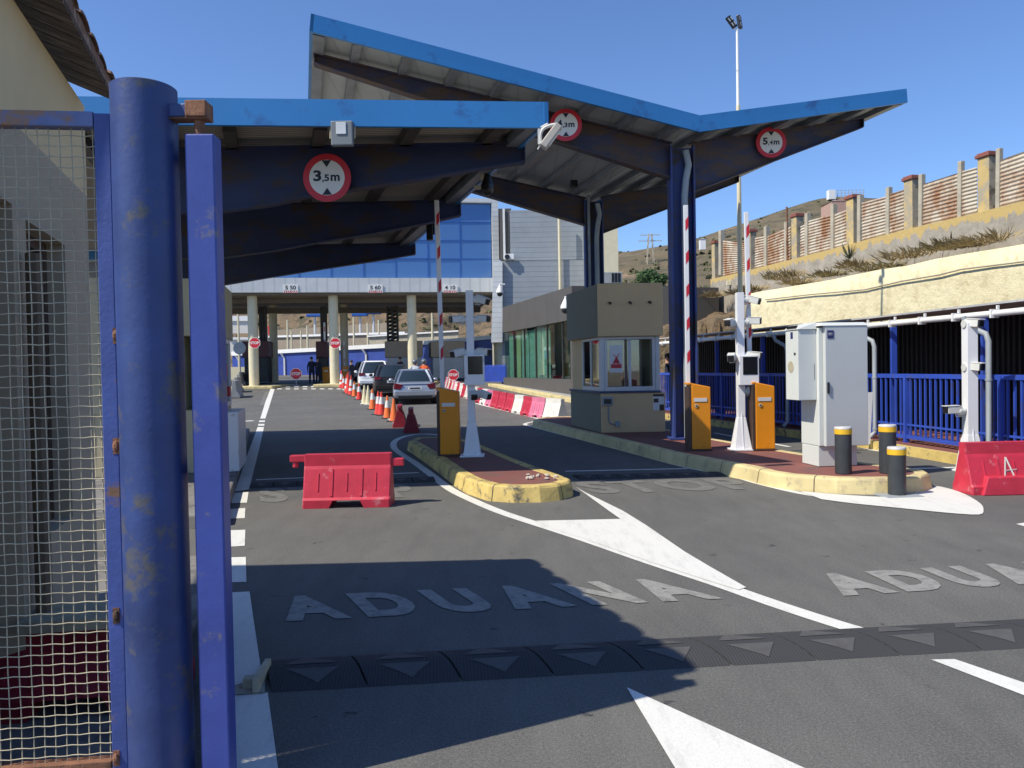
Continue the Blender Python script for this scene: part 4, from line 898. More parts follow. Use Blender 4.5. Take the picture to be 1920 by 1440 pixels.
# ================================================================ BOOTH
bo = thing('booth', 'taupe rendered control booth with sliding windows on the wide island', 'booth', (2.3, 16.3, .18))
BA = P(1127, 811, 15.35); BB = P(1248, 809, 15.35); BC = Vector((1.33, 17.5, 0)); BA.z = BB.z = 0; BD = BB + (BC-BA)
def bx(u, v, z, inn=0): # u along front, v along side (metres)
    U = (BB-BA).normalized(); Vv = (BC-BA).normalized(); q = BA + U*u + Vv*v; return Vector((q.x, q.y, z))
LU = (BB-BA).length; LV = (BC-BA).length
def bbox(mb, u0, u1, v0, v1, z0, z1): mb.hexa([bx(u0, v0, z0), bx(u1, v0, z0), bx(u1, v1, z0), bx(u0, v1, z0)], [bx(u0, v0, z1), bx(u1, v0, z1), bx(u1, v1, z1), bx(u0, v1, z1)])
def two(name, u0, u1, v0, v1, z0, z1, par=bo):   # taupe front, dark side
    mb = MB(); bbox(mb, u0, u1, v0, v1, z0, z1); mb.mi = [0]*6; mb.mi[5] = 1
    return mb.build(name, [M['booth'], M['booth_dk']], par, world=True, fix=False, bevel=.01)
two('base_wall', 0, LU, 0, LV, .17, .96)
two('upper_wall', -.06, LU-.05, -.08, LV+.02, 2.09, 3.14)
mb = MB(); bbox(mb, -.03, LU*.93, -.03, LV, .962, 1.0); mb.build('sill', M['sill'], bo, world=True, bevel=.004)
mb = MB(); bbox(mb, .05, LU*.9, LV*.62, LV-.02, 1.0, 2.088); bbox(mb, LU*.86, LU*.9, .3, LV*.62, 1.0, 2.088); mb.build('back_wall', M['booth'], bo, world=True)
def wframe(u0, u1, front=True, mid=True):
    mb = MB(); z0, z1 = 1.002, 2.085; f = .055
    def add(a, b, za, zb, d0=.02, d1=.07):
        if front: bbox(mb, a, b, d0, d1, za, zb)
        else: bbox(mb, d0, d1, a, b, za, zb)
    add(u0, u1, z0, z0+f+.03); add(u0, u1, z1-f, z1)
    us = [u0, u1-f] + ([(u0+u1)/2-f/2] if mid else [])
    for a in us: add(a, a+f, z0+f+.032, z1-f-.002)
    w = mb.build('window', M['alu'], bo, world=True, bevel=.004)
    mb = MB(); add(u0+f, u1-f, z0+f+.04, z1-f-.01, .042, .048); p = mb.build('pane', M['glass'], bo, world=True); q = p; 
    p.parent = w
    return w
wframe(.10, LU*.86); wframe(.10, LV*.6, front=False)
mb = MB(); bbox(mb, .02, .095, .02, .095, 1.002, 2.086); mb.build('corner_post', M['alu'], bo, world=True, bevel=.004); mb = MB(); bbox(mb, LU*.865, LU*.93, .02, .09, 1.002, 2.086); mb.build('corner_post', M['alu'], bo, world=True, bevel=.004)
mb = MB(); bbox(mb, .205, .46, .030, .034, 1.37, 1.92); ps = mb.build('poster', M['signwhite'], bo, world=True)
mb = MB(); bbox(mb, .225, .44, .025, .028, 1.46, 1.54); mb.add([bx(.26, .026, 1.55), bx(.41, .026, 1.55), bx(.34, .026, 1.70)], [(0, 1, 2)]); mb.bar(bx(.28, .024, 1.74), bx(.39, .024, 1.58), .01, .02, (0, 1, 0)); mb.bar(bx(.40, .024, 1.76), bx(.30, .024, 1.58), .01, .02, (0, 1, 0)); mb.build('poster_print', M['signred'], bo, world=True, fix=False)
mb = MB(); bbox(mb, LU-.245, LU-.03, -.012, -.004, .60, .93); mb.build('notice', M['signwhite'], bo, world=True)
mb = MB(); bbox(mb, LU-.245, LU-.03, -.016, -.013, .88, .928); bbox(mb, LU-.235, LU-.14, -.016, -.013, .76, .84); bbox(mb, LU-.12, LU-.03, -.016, -.013, .60, .72); mb.build('notice_print', M['brown'], bo, world=True)
mb = MB(); bbox(mb, .02, .23, -.05, 0, .72, .89); mb.build('meter_box', M['pvc'], bo, world=True, bevel=.006)
mb = MB(); bbox(mb, .05, .20, -.054, -.051, .75, .85); mb.build('meter_window', M['black'], bo, world=True)
mb = MB(); mb.tube([bx(.15, -.02, .72), bx(.15, -.02, .42), bx(.18, -.02, .36), bx(.28, -.02, .33)], .014, 8); mb.build('cable', M['pvc'], bo, world=True, smooth=True)
mb = MB(); bbox(mb, .28, .37, -.045, 0, .29, .40); mb.build('socket_box', M['pvc'], bo, world=True, bevel=.005)
mb = MB()
for u in (.18, .58, .97): a = bx(u, -.08, 2.76); mb.tube([a, a+Vector((.01, -.09, -.02))], .026, 10)
mb.build('spout', M['brown'], bo, world=True, smooth=True)
mb = MB(); bbox(mb, .62, .95, .5, .8, .98, 1.50); o = mb.build('chair_back', mat('pink_fabric', (.33, .13, .24), .9, var=.4, sc=12), world=False, bevel=.05); tag(o, 'pink patterned chair back behind the right booth window', 'chair')
mb = MB(); bbox(mb, .2, .6, .35, .7, .98, 1.28); o = mb.build('bag', M['navycloth'], bevel=.08, seg=3); tag(o, 'dark bag on the counter behind the booth poster', 'bag')
mb = MB(); bbox(mb, .55, LU-.1, 1.0, 1.05, 1.0, 2.0); o = mb.build('curtain', M['curtain_c'], bevel=.01); tag(o, 'cream curtain hanging inside the small booth', 'curtain')
# air conditioner on the dark building roof behind the booth
acs = thing('air_conditioner', 'grey boxed air conditioner on the flat roof behind the booth', 'air conditioner', P(1146, 532, 24))
mb = MB(); mb.box((0, 0, .16), (.62, .5, .34)); mb.build('casing', M['pvc'], acs, bevel=.01)
mb = MB(); [mb.box((.02+.1*i, -.255, .16), (.07, .02, .28)) for i in range(3)]; mb.build('grille', M['black'], acs)
# ================================================================ RIGHT: COVERED WALKWAY, RETAINING WALL, HILL FENCE
def wcream():
    t = NT('cream_retaining_wall'); p = t.pos
    c = t.mix(t.ramp(t.noise(.6, 6, .6, p), [(.3, 0.0), (.7, 1.0)]), (.66, .58, .36), (.72, .66, .44))
    c = t.mix(t.ramp(t.noise(2.6, 9, .75, p), [(.50, 0.0), (.68, .75)]), c, (.44, .36, .21))
    c = t.mix(t.ramp(t.noise(6, 9, .8, p, (1, 1, .35)), [(.62, 0.0), (.72, .7)]), c, (.30, .24, .15))
    t.col(c); t.b.inputs['Roughness'].default_value = .9; t.bump(t.noise(3.5, 8, .7, p), .9, .06); return t.m
def wpeel(z0):
    t = NT('peeling_wall'); p = t.pos; sx = t.n('ShaderNodeSeparateXYZ'); t.L(p, sx.inputs[0])
    g = t.mix(t.ramp(t.noise(2.5, 8, .7, p), [(.35, 0.0), (.65, 1.0)]), (.27, .24, .19), (.40, .36, .30))
    mr = t.n('ShaderNodeAttribute', attribute_name='edge')
    ad = t.n('ShaderNodeMath', operation='ADD'); nn = t.noise(2.4, 7, .65, p, (1.6, 1.6, .5)); ml = t.n('ShaderNodeMath', operation='MULTIPLY'); ml.inputs[1].default_value = 1.7; t.L(nn, ml.inputs[0])
    t.L(mr.outputs['Fac'], ad.inputs[0]); t.L(ml.outputs[0], ad.inputs[1])
    c = t.mix(t.ramp(ad.outputs[0], [(0.0, 0.0), (1.0, 1.0)]), g, (.56, .36, .09))
    k = t.n('ShaderNodeMath', operation='GREATER_THAN'); k.inputs[1].default_value = 1.47; t.L(ad.outputs[0], k.inputs[0])
    c = t.mix(k.outputs[0], g, (.50, .365, .14)); t.col(c); t.b.inputs['Roughness'].default_value = .9; t.bump(t.noise(5, 8, .7, p), .7, .03); return t.m
def wcorr():
    t = NT('rusty_corrugated'); p = t.pos
    c = t.mix(t.ramp(t.noise(1.2, 6, .6, p), [(.3, 0.0), (.7, 1.0)]), (.42, .36, .27), (.55, .49, .39))
    c = t.mix(t.ramp(t.noise(.75, 7, .72, p, (1.3, 1.3, .7)), [(.44, 0.0), (.60, 1.0)]), c, (.27, .13, .06))
    t.col(c); t.b.inputs['Roughness'].default_value = .7; return t.m
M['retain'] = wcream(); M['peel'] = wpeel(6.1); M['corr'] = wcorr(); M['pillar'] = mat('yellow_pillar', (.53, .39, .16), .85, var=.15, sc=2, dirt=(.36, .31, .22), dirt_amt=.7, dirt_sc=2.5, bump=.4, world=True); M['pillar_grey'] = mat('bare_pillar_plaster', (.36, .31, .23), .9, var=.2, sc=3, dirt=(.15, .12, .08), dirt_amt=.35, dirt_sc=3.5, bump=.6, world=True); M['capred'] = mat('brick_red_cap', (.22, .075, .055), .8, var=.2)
M['post'] = mat('weathered_post', (.40, .36, .28), .9, var=.2, sc=3, bump=.3); M['drygrass'] = mat('dry_brush', (.30, .235, .13), .95, var=.4, sc=5); M['green'] = mat('scrub_green', (.10, .105, .05), .9, var=.4, sc=4); M['leaf'] = mat('tree_foliage', (.045, .095, .028), .8, var=.5, sc=2.5)
FL = [Vector((7.6, 4.0, 0)), Vector((6.95, 9.4, 0)), Vector((6.46, 13.7, 0)), Vector((4.4, 22.5, 0)), Vector((4.0, 24.2, 0))]
def off(pts, d):
    o = []
    for i, p in enumerate(pts):
        q = (pts[min(i+1, len(pts)-1)]-pts[max(i-1, 0)]).normalized(); o.append(p + Vector((q.y, -q.x, 0))*d)
    return o
def seglen(L): return [(b-a).length for a, b in zip(L, L[1:])]
# walkway pavement with yellow kerb
k0 = off(FL, -.42); k1 = off(FL, -.30); k2 = off(FL, 2.2)
mb = MB()
for i in range(4):
    mb.hexa([up(k1[i], gz(k1[i].y)-.02), up(k1[i+1], gz(k1[i+1].y)-.02), up(k2[i+1], gz(k2[i+1].y)-.02), up(k2[i], gz(k2[i].y)-.02)][::-1], [up(k1[i], .14+gz(k1[i].y)), up(k1[i+1], .14+gz(k1[i+1].y)), up(k2[i+1], .14+gz(k2[i+1].y)), up(k2[i], .14+gz(k2[i].y))][::-1])
struct(mb.build('walkway_pavement', M['paver']))
mb = MB()
for i in range(4):
    mb.hexa([up(k0[i], gz(k0[i].y)-.02), up(k0[i+1], gz(k0[i+1].y)-.02), up(k1[i+1], gz(k1[i+1].y)-.02), up(k1[i], gz(k1[i].y)-.02)][::-1], [up(k0[i], .145+gz(k0[i].y)), up(k0[i+1], .145+gz(k0[i+1].y)), up(k1[i+1], .145+gz(k1[i+1].y)), up(k1[i], .145+gz(k1[i].y))][::-1])
struct(mb.build('walkway_kerb', M['kerb']))
# fence of bars, one thing per bay
def walk(L, s):
    for a, b in zip(L, L[1:]):
        l = (b-a).length
        if s <= l: return a.lerp(b, s/l), (b-a).normalized()
        s -= l
    return L[-1], (L[-1]-L[-2]).normalized()
bay = 2.13; s = .35; nb = 0; tot = sum(seglen(FL))
fn = thing('bar_fence', 'long blue railing of upright bars with tall posts along the covered walkway', 'fence', (6.9, 10, 0))
while s+bay < tot and nb < 14:
    a, d = walk(FL, s); b, d2 = walk(FL, s+bay); za, zb_ = gz(a.y), gz(b.y)
    mb = MB(); mb.bar(up(a, 1.25+za), up(b, 1.25+zb_), .05, .07); mb.bar(up(a, .24+za), up(b, .24+zb_), .05, .06); mb.bar(up(a, .44+za), up(b, .44+zb_), .03, .03); mb.build('rail', M['fence_blue'], fn, world=True)
    mb = MB(); n = 17
    for i in range(1, n): q = a.lerp(b, i/n); z = za+(zb_-za)*i/n; mb.bar(up(q, .27+z), up(q, 1.215+z), .028, .028, (1, 0, 0))
    mb.build('bars', M['fence_blue'], fn, world=True)
    mb = MB(); nrm = Vector((d.y, -d.x, 0)); mb.box((a.x, a.y, .70+za), (.07, .07, 1.14)); q = a + nrm*.35
    mb.build('post', M['fence_blue'], fn, world=True)
    mb = MB(); q = a.lerp(b, .22)+nrm*.12; mb.box((q.x, q.y, 1.15+za), (.09, .06, 2.02)); mb.build('roof_post', M['fence_blue'], fn, world=True)
    s += bay; nb += 1
wk = thing('walkway_shelter', 'dark corrugated walkway shelter with pale roof sheets and white gutter', 'shelter', (8, 12, 0))
bk = off(FL, 1.9); mb = MB()
for i in range(4): a, b = bk[i], bk[i+1]; t = Vector((b-a).normalized()); n_ = Vector((t.y, -t.x, 0))*.05; mb.hexa([up(a, .14+gz(a.y)), up(b, .14+gz(b.y)), up(b, .14+gz(b.y))+n_, up(a, .14+gz(a.y))+n_], [up(a, 2.3+gz(a.y)), up(b, 2.3+gz(b.y)), up(b, 2.3+gz(b.y))+n_, up(a, 2.3+gz(a.y))+n_])
dsheet = mat('dark_green_sheet', (.022, .022, .024), .5, var=.2)
mb.build('back_sheet', dsheet, wk, world=True)
mb = MB(); s = .1
while s < tot-.1: q, d = walk(bk, s); z = gz(q.y); mb.bar(up(q, .2+z)-Vector((d.y, -d.x, 0))*.02, up(q, 2.28+z)-Vector((d.y, -d.x, 0))*.02, .05, .04, (1, 0, 0)); s += .125
mb.build('back_ribs', dsheet, wk, world=True)
g0 = off(FL, -.02); g1 = off(FL, 2.05); mb = MB()
for i in range(4):
    a, b, c, d = g0[i], g0[i+1], g1[i+1], g1[i]; za, zb_ = 2.27+gz(a.y), 2.27+gz(b.y)
    mb.hexa([up(d, za+.09), up(c, zb_+.09), up(b, zb_), up(a, za)], [up(d, za+.12), up(c, zb_+.12), up(b, zb_+.03), up(a, za+.03)])
mb.build('roof_sheet', M['roofsheet'], wk, world=True)
gg = off(FL, -.10); mb = MB(); mb.tube([up(p, 2.135+gz(p.y)) for p in gg], .045, 10); s = .5
gt = mb.build('gutter', M['pvc_w'], wk, world=True, smooth=True); mb = MB()
while s < tot-.3: q, d = walk(gg, s); mb.box((q.x, q.y, 2.135+gz(q.y)), (.12, .035, .12), math.atan2(d.y, d.x)-1.57); mb.box((q.x+.05, q.y, 2.2+gz(q.y)), (.03, .03, .1)); s += .78
mb.build('gutter_clip', M['pvc_w'], gt, world=True)
for px, py in ((1853, 838), (1641, 828), (1476, 822)):
    q, _ = walk(gg, min([k*.05 for k in range(600)], key=lambda s_: abs(P(px, 700, walk(gg, s_)[0].y).x - walk(gg, s_)[0].x)))
    q = q - Vector((.03, 0, 0)); mb = MB(); mb.tube([(q.x-.16, q.y+.28, 2.12), (q.x-.12, q.y+.26, 1.99), (q.x+.01, q.y+.03, 1.86), (q.x+.03, q.y, 1.76), (q.x+.03, q.y, .26), (q.x-.06, q.y, .17)], 0.040, 12); mb.lathe([(.047, 0), (.047, .03)], (q.x+.03, q.y, 1.2), 12); mb.lathe([(.047, 0), (.047, .03)], (q.x+.03, q.y, .3), 12)
    mb.build('downpipe', M['pvc'], wk, world=True, smooth=True)
mb = MB(); p = G(1637, 845, 0); mb.prism([(0, 0, .1), (.05, .0, .1), (.10, 0, .98), (-.02, 0, .98)], (0, .02, 0)); o = mb.build('board', M['signwhite']); o.location = (p.x-.05, p.y+.1, .0); tag(o, 'narrow white board leaning beside the right end of the grey cabinet', 'board')
BOTS = [(1333, 565), (1433, 545), (1507, 532), (1580, 520), (1633, 508), (1713, 494), (1780, 480), (1920, 456), (2080, 430)]
def interp(L, x):
    for (x0, y0), (x1, y1) in zip(L, L[1:]):
        if x <= x1: return y0+(y1-y0)*(x-x0)/(x1-x0)
    return L[-1][1]
# retaining wall (cream) on the far side of the walkway
CW = off([Vector((8.2, -2, 0))]+FL[1:4]+[Vector((1.3, 35.5, 0))], 6.4); cw = thing('retaining_wall', 'cream rendered retaining wall with stains above the walkway roof', 'wall', (9, 14, 0))
WALLFAR = G(1397, 543, 3.63, terrain=False); 
ln = CW[:5]
mb = MB(); n = 30; pts = []
S = 0; T = sum(seglen(ln)); smax = min([k*.1 for k in range(int(T*10))], key=lambda s_: abs(walk(ln, s_)[0].x/walk(ln, s_)[0].y-ray(1397,543).x/ray(1397,543).y))
rows = 7; g = []
for i in range(n+1):
    q, d = walk(ln, smax*i/n); nr = Vector((d.y, -d.x, 0)); pxx = 960+F*q.x/q.y; top = P(pxx, interp(BOTS, pxx), q.y).z + .05*noise.noise(Vector((i*.7, 0, 0)))
    for j in range(rows+1): k = j/rows; z = k*top; g.append(up(q, z) - nr*(-.10*k + .05*noise.noise(Vector((i*.5, j*.6, 3)))))
    g.append(up(q, top+.01)+nr*.55)
R_ = rows+2
mb.add(g, [(i*R_+j, (i+1)*R_+j, (i+1)*R_+j+1, i*R_+j+1) for i in range(n) for j in range(R_-1)])
mb.build('face', M['retain'], cw, world=True, smooth='all', fix=False)
cab_ = MB(); pp = []
for (x, y) in ((1434, 562), (1520, 552), (1620, 543), (1690, 527), (1760, 515), (1800, 505), (1920, 490), (2000, 480)):
    d = ray(x, y); best = min([k*.05 for k in range(int(T*20))], key=lambda s_: abs(walk(ln, s_)[0].x/walk(ln, s_)[0].y - d.x/d.y)); q, dd = walk(ln, best); t_ = q.y/d.y
    pp.append(Vector((q.x, q.y, CAMZ+d.z*t_)) + Vector((dd.y, -dd.x, 0))*.03)
cab_.tube(pp, .022, 6); o = cab_.build('cable', mat('cable', (.34, .30, .22), .8)); tag(o, 'pale sagging cable running along the cream retaining wall', 'cable')
# stone masonry and rocky bank left of the cream wall
mb = MB(); q0 = walk(ln, smax)[0]; q1 = walk(CW, sum(seglen(CW))*.82)[0]
mb.hexa([up(q0, 0), up(q1, 0), up(q1, 0)+Vector((.6, 0, 0)), up(q0, 0)+Vector((.6, 0, 0))], [up(q0, 3.6), up(q1, 3.1), up(q1, 3.1)+Vector((.6, 0, 0)), up(q0, 3.6)+Vector((.6, 0, 0))])
tag(mb.build('stone_wall', M['stone']), 'rough brown stone masonry wall beyond the cream wall', 'wall')
# upper wall with pillars, posts and corrugated panels
UL = off([Vector((8.2, -2, 0)), Vector((6.95, 9.4, 0)), Vector((6.46, 13.7, 0)), Vector((4.4, 22.5, 0)), Vector((.5, 39, 0))], 7.9)
def upt(px, py):
    d = ray(px, py); L = sum(seglen(UL)); best = min([k*.04 for k in range(int(L*25))], key=lambda s_: abs(walk(UL, s_)[0].x/walk(UL, s_)[0].y - d.x/d.y)); q, dd = walk(UL, best)
    return Vector((q.x, q.y, CAMZ+d.z*q.y/d.y)), dd, best
TOPS = [(1333, 524), (1400, 508), (1495, 484), (1587, 460), (1700, 430), (1830, 400), (1920, 377), (2080, 340)]
uw = thing('boundary_wall', 'grey upper wall with peeling yellow paint carrying the corrugated fence', 'wall', (11, 15, 3))
xs = [1333+i*25 for i in range(31)]; g = []
for x in xs:
    t_, d, _ = upt(x, interp(TOPS, x)); nr = Vector((d.y, -d.x, 0)); b = upt(x, interp(BOTS, x))[0]
    g += [up(b, b.z-1.6), up(b, (b.z+t_.z)/2)-nr*.01, t_-nr*.02, t_+nr*.3]
mb = MB(); mb.add(g, [(i*4+j, i*4+j+1, (i+1)*4+j+1, (i+1)*4+j) for i in range(len(xs)-1) for j in range(3)]); o = mb.build('face', M['peel'], uw, world=True, fix=False); at_ = o.data.attributes.new('edge', 'FLOAT', 'POINT')
for i in range(len(o.data.vertices)): at_.data[i].value = (-1.0, .12, .98, 1.0)[i % 4]
pil = [(1337, 588-145+14, 14, 527), (1403, 436, 17, 506), (1488, 407, 20, 485), (1592, 373, 25, 460), (1702, 338, 27, 430), (1842, 295, 32, 396), (2010, 240, 36, 352)]
PN = ['leftmost', 'second from left', 'third from left', 'fourth from left', 'fifth from left', 'tallest rightmost', 'hidden']
for i, (x, y, w, yb) in enumerate(pil[:6]):
    q, d, _ = upt(x, y); b, _, _ = upt(x, yb); W_ = w*q.y/F*.78; rz = math.atan2(d.y, d.x)-math.pi/2; h = q.z-b.z
    t = thing('wall_pillar', 'yellow pillar with brick red cap on the hillside wall, %s' % PN[i], 'pillar', (q.x+W_*.5*d.y, q.y-W_*.5*d.x, b.z), rz, 'pillars of the corrugated hillside fence')
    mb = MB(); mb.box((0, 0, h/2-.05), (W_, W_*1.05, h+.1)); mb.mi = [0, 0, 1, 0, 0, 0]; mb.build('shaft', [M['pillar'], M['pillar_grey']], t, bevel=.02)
    mb = MB(); mb.box((0, 0, h+.045), (W_*1.28, W_*1.28, .09)); mb.box((0, 0, h+.11), (W_*1.1, W_*1.1, .045)); mb.build('cap', M['capred'], t, bevel=.012)
posts = [(1349, 432, 514), (1434, 424, 502), (1472, 416, 495), (1510, 400, 487), (1558, 383, 472), (1608, 366, 463), (1662, 351, 449), (1723, 327, 439), (1795, 303, 424), (1866, 279, 405), (1935, 250, 385)]
for i, (x, y, yb) in enumerate(posts[:10]):
    q, d, _ = upt(x, y); b, _, _ = upt(x, yb); t = MB(); h = q.z-b.z; t.box((0, 0, h/2), (.006*q.y, .006*q.y, h+.05)); o = t.build('fence_post', M['post'], bevel=.01); o.location = (b.x+.10*d.y, b.y-.10*d.x, b.z-.02); o.rotation_euler = (.0, -.02, math.atan2(d.y, d.x))
    tag(o, 'weathered square post on the hillside wall, %s from the left' % ordn[i], 'fence post', 'posts of the corrugated hillside fence')
pan = [(1353, 1396, 449, 455), (1412, 1432, 446, 442), (1436, 1479, 442, 424), (1497, 1508, 424, 420), (1512, 1556, 414, 402), (1560, 1585, 402, 392), (1612, 1660, 380, 367), (1664, 1692, 364, 355), (1727, 1793, 345, 324), (1799, 1828, 321, 313), (1870, 1995, 300, 256)]
for i, (xa, xb, ya, yb) in enumerate(pan):
    a, d, _ = upt(xa, ya); b, _, _ = upt(xb, yb); a2 = upt(xa, interp(TOPS, xa))[0]; b2 = upt(xb, interp(TOPS, xb))[0]; nr = Vector((d.y, -d.x, 0))
    n = max(18, int((a.z-a2.z)/.0152)); g = []
    for j in range(n+1):
        k = j/n; w_ = nr*(.017*math.sin(j*math.pi/3.5)+.08); g += [a2.lerp(a, k)+w_, b2.lerp(b, k)+w_]
    m2 = MB(); m2.add(g, [(2*j, 2*j+1, 2*j+3, 2*j+2) for j in range(n)]); nf = len(m2.v); m2.add([v+nr*.006 for v in g], [(2*j+2, 2*j+3, 2*j+1, 2*j) for j in range(n)])
    o = m2.build('corrugated_panel', M['corr'], fix=False, smooth='all'); tag(o, 'rust streaked corrugated metal panel on the hillside wall, %s from the left' % ordn[i], 'fence panel', 'corrugated panels of the hillside fence')
# dry plants between the two walls
def tuft(mb, c, r, h, n, lean=0.0):
    for i in range(n):
        a = random.uniform(0, 6.28); rr = random.uniform(0, r); b = Vector(c)+Vector((math.cos(a)*rr, math.sin(a)*rr, 0)); t = Vector((math.cos(a)*r*random.uniform(.2, .9), math.sin(a)*r*random.uniform(.2, .9), h*random.uniform(.35, 1)))
        s = Vector((-math.sin(a), math.cos(a), 0))*random.uniform(.005, .016)
        mb.add([b-s, b+s, b+t*.55+s*1.5+Vector((0, 0, h*.08)), b+t+Vector((0, 0, -.02))], [(0, 1, 2, 3)])
SC2 = 1.6; M['olive'] = mat('olive_scrub', (.20, .165, .085), .95, var=.4, sc=5)
spots = [(1425, 548, .25, .35, 0), (1500, 520, .55, .5, 0), (1540, 528, .35, .35, 0), (1590, 515, .3, .3, 1), (1640, 497, .35, .3, 0), (1690, 500, .35, .25, 1), (1740, 480, .45, .4, 0), (1790, 468, .5, .4, 1), (1840, 462, .4, .3, 0), (1890, 452, .45, .3, 0), (1365, 545, .4, .3, 0), (1450, 540, .4, .35, 0)]
for i, (x, y, r, h, gcol) in enumerate(spots):
    q, d, _ = upt(x, y); c = q - Vector((d.y, -d.x, 0))*.8; c.z = q.z-.08 if x > 1397 else q.z-.3; mb = MB()
    for k in range(4): tuft(mb, c+d*random.uniform(-r, r)*SC2, .45, h*SC2*random.uniform(.3, .75), 60)
    o = mb.build('dry_shrub', M['olive'] if gcol else M['drygrass'], fix=False)
    tag(o, '%s scrub growing on top of the cream wall, %s clump from the left' % ('olive brown' if gcol else 'dry brown', ordn[i]), 'shrub', 'scrub clumps along the wall top')
mb = MB(); q, d, _ = upt(1628, 487); c = q - Vector((d.y, -d.x, 0))*.7
for k in range(34):
    a = random.uniform(0, 6.28); v = Vector((math.cos(a)*.26, math.sin(a)*.15, random.uniform(.15, .6))); s_ = Vector((.018, 0, .01)); mb.add([c, c+v*.5-s_, c+v, c+v*.5+s_], [(0, 1, 2, 3)])
o = mb.build('green_weed', M['green'], fix=False); tag(o, 'upright green weed against the grey peeling wall', 'weed')
# strip of earth behind the upper wall and the rocky bank
mb = MB(); q, d, _ = upt(1345, 530); 
# ================================================================ HILLS
def hillmat(name, a, b, c, sc):
    t = NT(name); p = t.pos; o = t.mix(t.ramp(t.noise(sc, 8, .65, p), [(.35, 0.0), (.62, 1.0)]), a, b)
    o = t.mix(t.ramp(t.noise(sc*6, 8, .75, p), [(.50, 0.0), (.58, 1.0)]), o, c); o = t.mix(t.ramp(t.noise(sc*2.2, 8, .7, p), [(.60, 0.0), (.70, .8)]), o, (.30, .20, .12))
    t.col(o); t.b.inputs['Roughness'].default_value = .95; t.bump(t.noise(sc*5, 8, .7, p), 1, 1.5); return t.m
M['hill'] = hillmat('hillside_scrub', (.175, .135, .078), (.11, .09, .05), (.06, .058, .033), .028)
M['hill2'] = hillmat('rocky_hillside', (.24, .17, .10), (.17, .12, .07), (.085, .075, .045), .05)
def terrain(name, ridge, r0, r1, z0, x0, x1, material, rough=1.0, back=1.25, n=90, m=40, seed=0):
    """hill whose skyline seen from the road follows the ridge; a full volume with a back slope"""
    g = []
    for i in range(n+1):
        px = x0+(x1-x0)*i/n; top = P(px, interp(ridge, px), r1); base = P(px, 690, r0)
        for j in range(m+1):
            k = j/m
            if k <= .8: kk = k/.8; q = Vector((base.x+(top.x-base.x)*kk, r0+(r1-r0)*kk, z0+(top.z-z0)*(kk**.85)))
            else: kk = (k-.8)/.2; q = Vector((top.x*(1+(back-1)*kk), r1*(1+(back-1)*kk), top.z*(1-kk*.8)))
            w = min(1, k*5)*(1 if abs(k-.8) > .02 else .5)
            q.z += rough*w*(3.2*noise.fractal(Vector((q.x*.02+seed, q.y*.02, 0)), 1, 2, 5) + 1.0*abs(noise.noise(Vector((q.x*.09, q.y*.05, seed)))))*(.3+.7*(1 if k < .78 else .5)) - rough*1.0*w
            g.append(q)
    mb = MB(); mb.add(g, [(i*(m+1)+j, (i+1)*(m+1)+j, (i+1)*(m+1)+j+1, i*(m+1)+j+1) for i in range(n) for j in range(m)])
    o = mb.build(name, material, fix=False, smooth='all'); return struct(o)
RD = [(1000, 500), (1165, 474), (1210, 464), (1262, 455), (1310, 442), (1360, 425), (1420, 408), (1480, 389), (1520, 376), (1560, 369), (1600, 367), (1650, 369), (1700, 372), (1800, 385), (1950, 400), (2300, 430), (2700, 470)]
terrain('hill', RD, 70, 260, 1.0, 1010, 2700, M['hill'], 1.0)
RD2 = [(-400, 500), (100, 480), (350, 500), (450, 520), (520, 505), (600, 500), (700, 515), (800, 500), (950, 480), (1100, 490)]
terrain('rocky_hillside', RD2, 130, 210, 2.0, -400, 1100, M['hill2'], 2.6, n=110, seed=5)
random.seed(11); mb = MB()
def hz(ob):
    return ob
from mathutils.bvhtree import BVHTree
for on, rng, cnt in (('hill', (1100, 1900), 900), ('rocky_hillside', (440, 960), 500)):
    ob = bpy.data.objects[on]; bv = BVHTree.FromPolygons([v.co for v in ob.data.vertices], [list(p.vertices) for p in ob.data.polygons])
    for i in range(cnt):
        d = ray(random.uniform(*rng), random.uniform(365, 660)).normalized(); h = bv.ray_cast(Vector((0, 0, CAMZ)), d)
        if h[0] is None: continue
        c = h[0]; r = random.uniform(.3, .95)
        for k in range(7):
            a = Vector((random.gauss(0, 1), random.gauss(0, 1), abs(random.gauss(0, .8)))).normalized()*r; u_ = Vector((random.gauss(0, 1), random.gauss(0, 1), random.gauss(0, 1))).normalized()*r*.5; v_ = u_.cross(a).normalized()*r*.45
            mb.add([c+a*.6-u_, c+a*.6+v_, c+a*.6+u_, c+a*.6-v_], [(0, 1, 2, 3)])
tag(mb.build('hill_scrub', M['green'], fix=False), 'low dark scrub scattered over the dry hillsides', 'scrub', kind='stuff')
# rocky bank below the left end of the fence
mb = MB(); 
terr = [(1262, 600), (1300, 560), (1333, 530), (1400, 520)]
g = []; random.seed(5)
for i in range(19):
    for j in range(-1, 12):
        x = 1225+i*9; Y = 32+j*1.6+(.4*noise.noise(Vector((i*.5, j*.5, 1)))); z = 2.9 + j*.28 + max(0, (i-6))*.05 + .35*noise.noise(Vector((i*.35, j*.4, 2)))
        q = P(x, 600, max(Y, 31.5)); g.append(up(q, -.2 if j < 0 else z))
mb.add(g, [(i*13+j, (i+1)*13+j, (i+1)*13+j+1, i*13+j+1) for i in range(18) for j in range(12)]); struct(mb.build('earth_bank', M['hill2'], fix=False, smooth='all'))
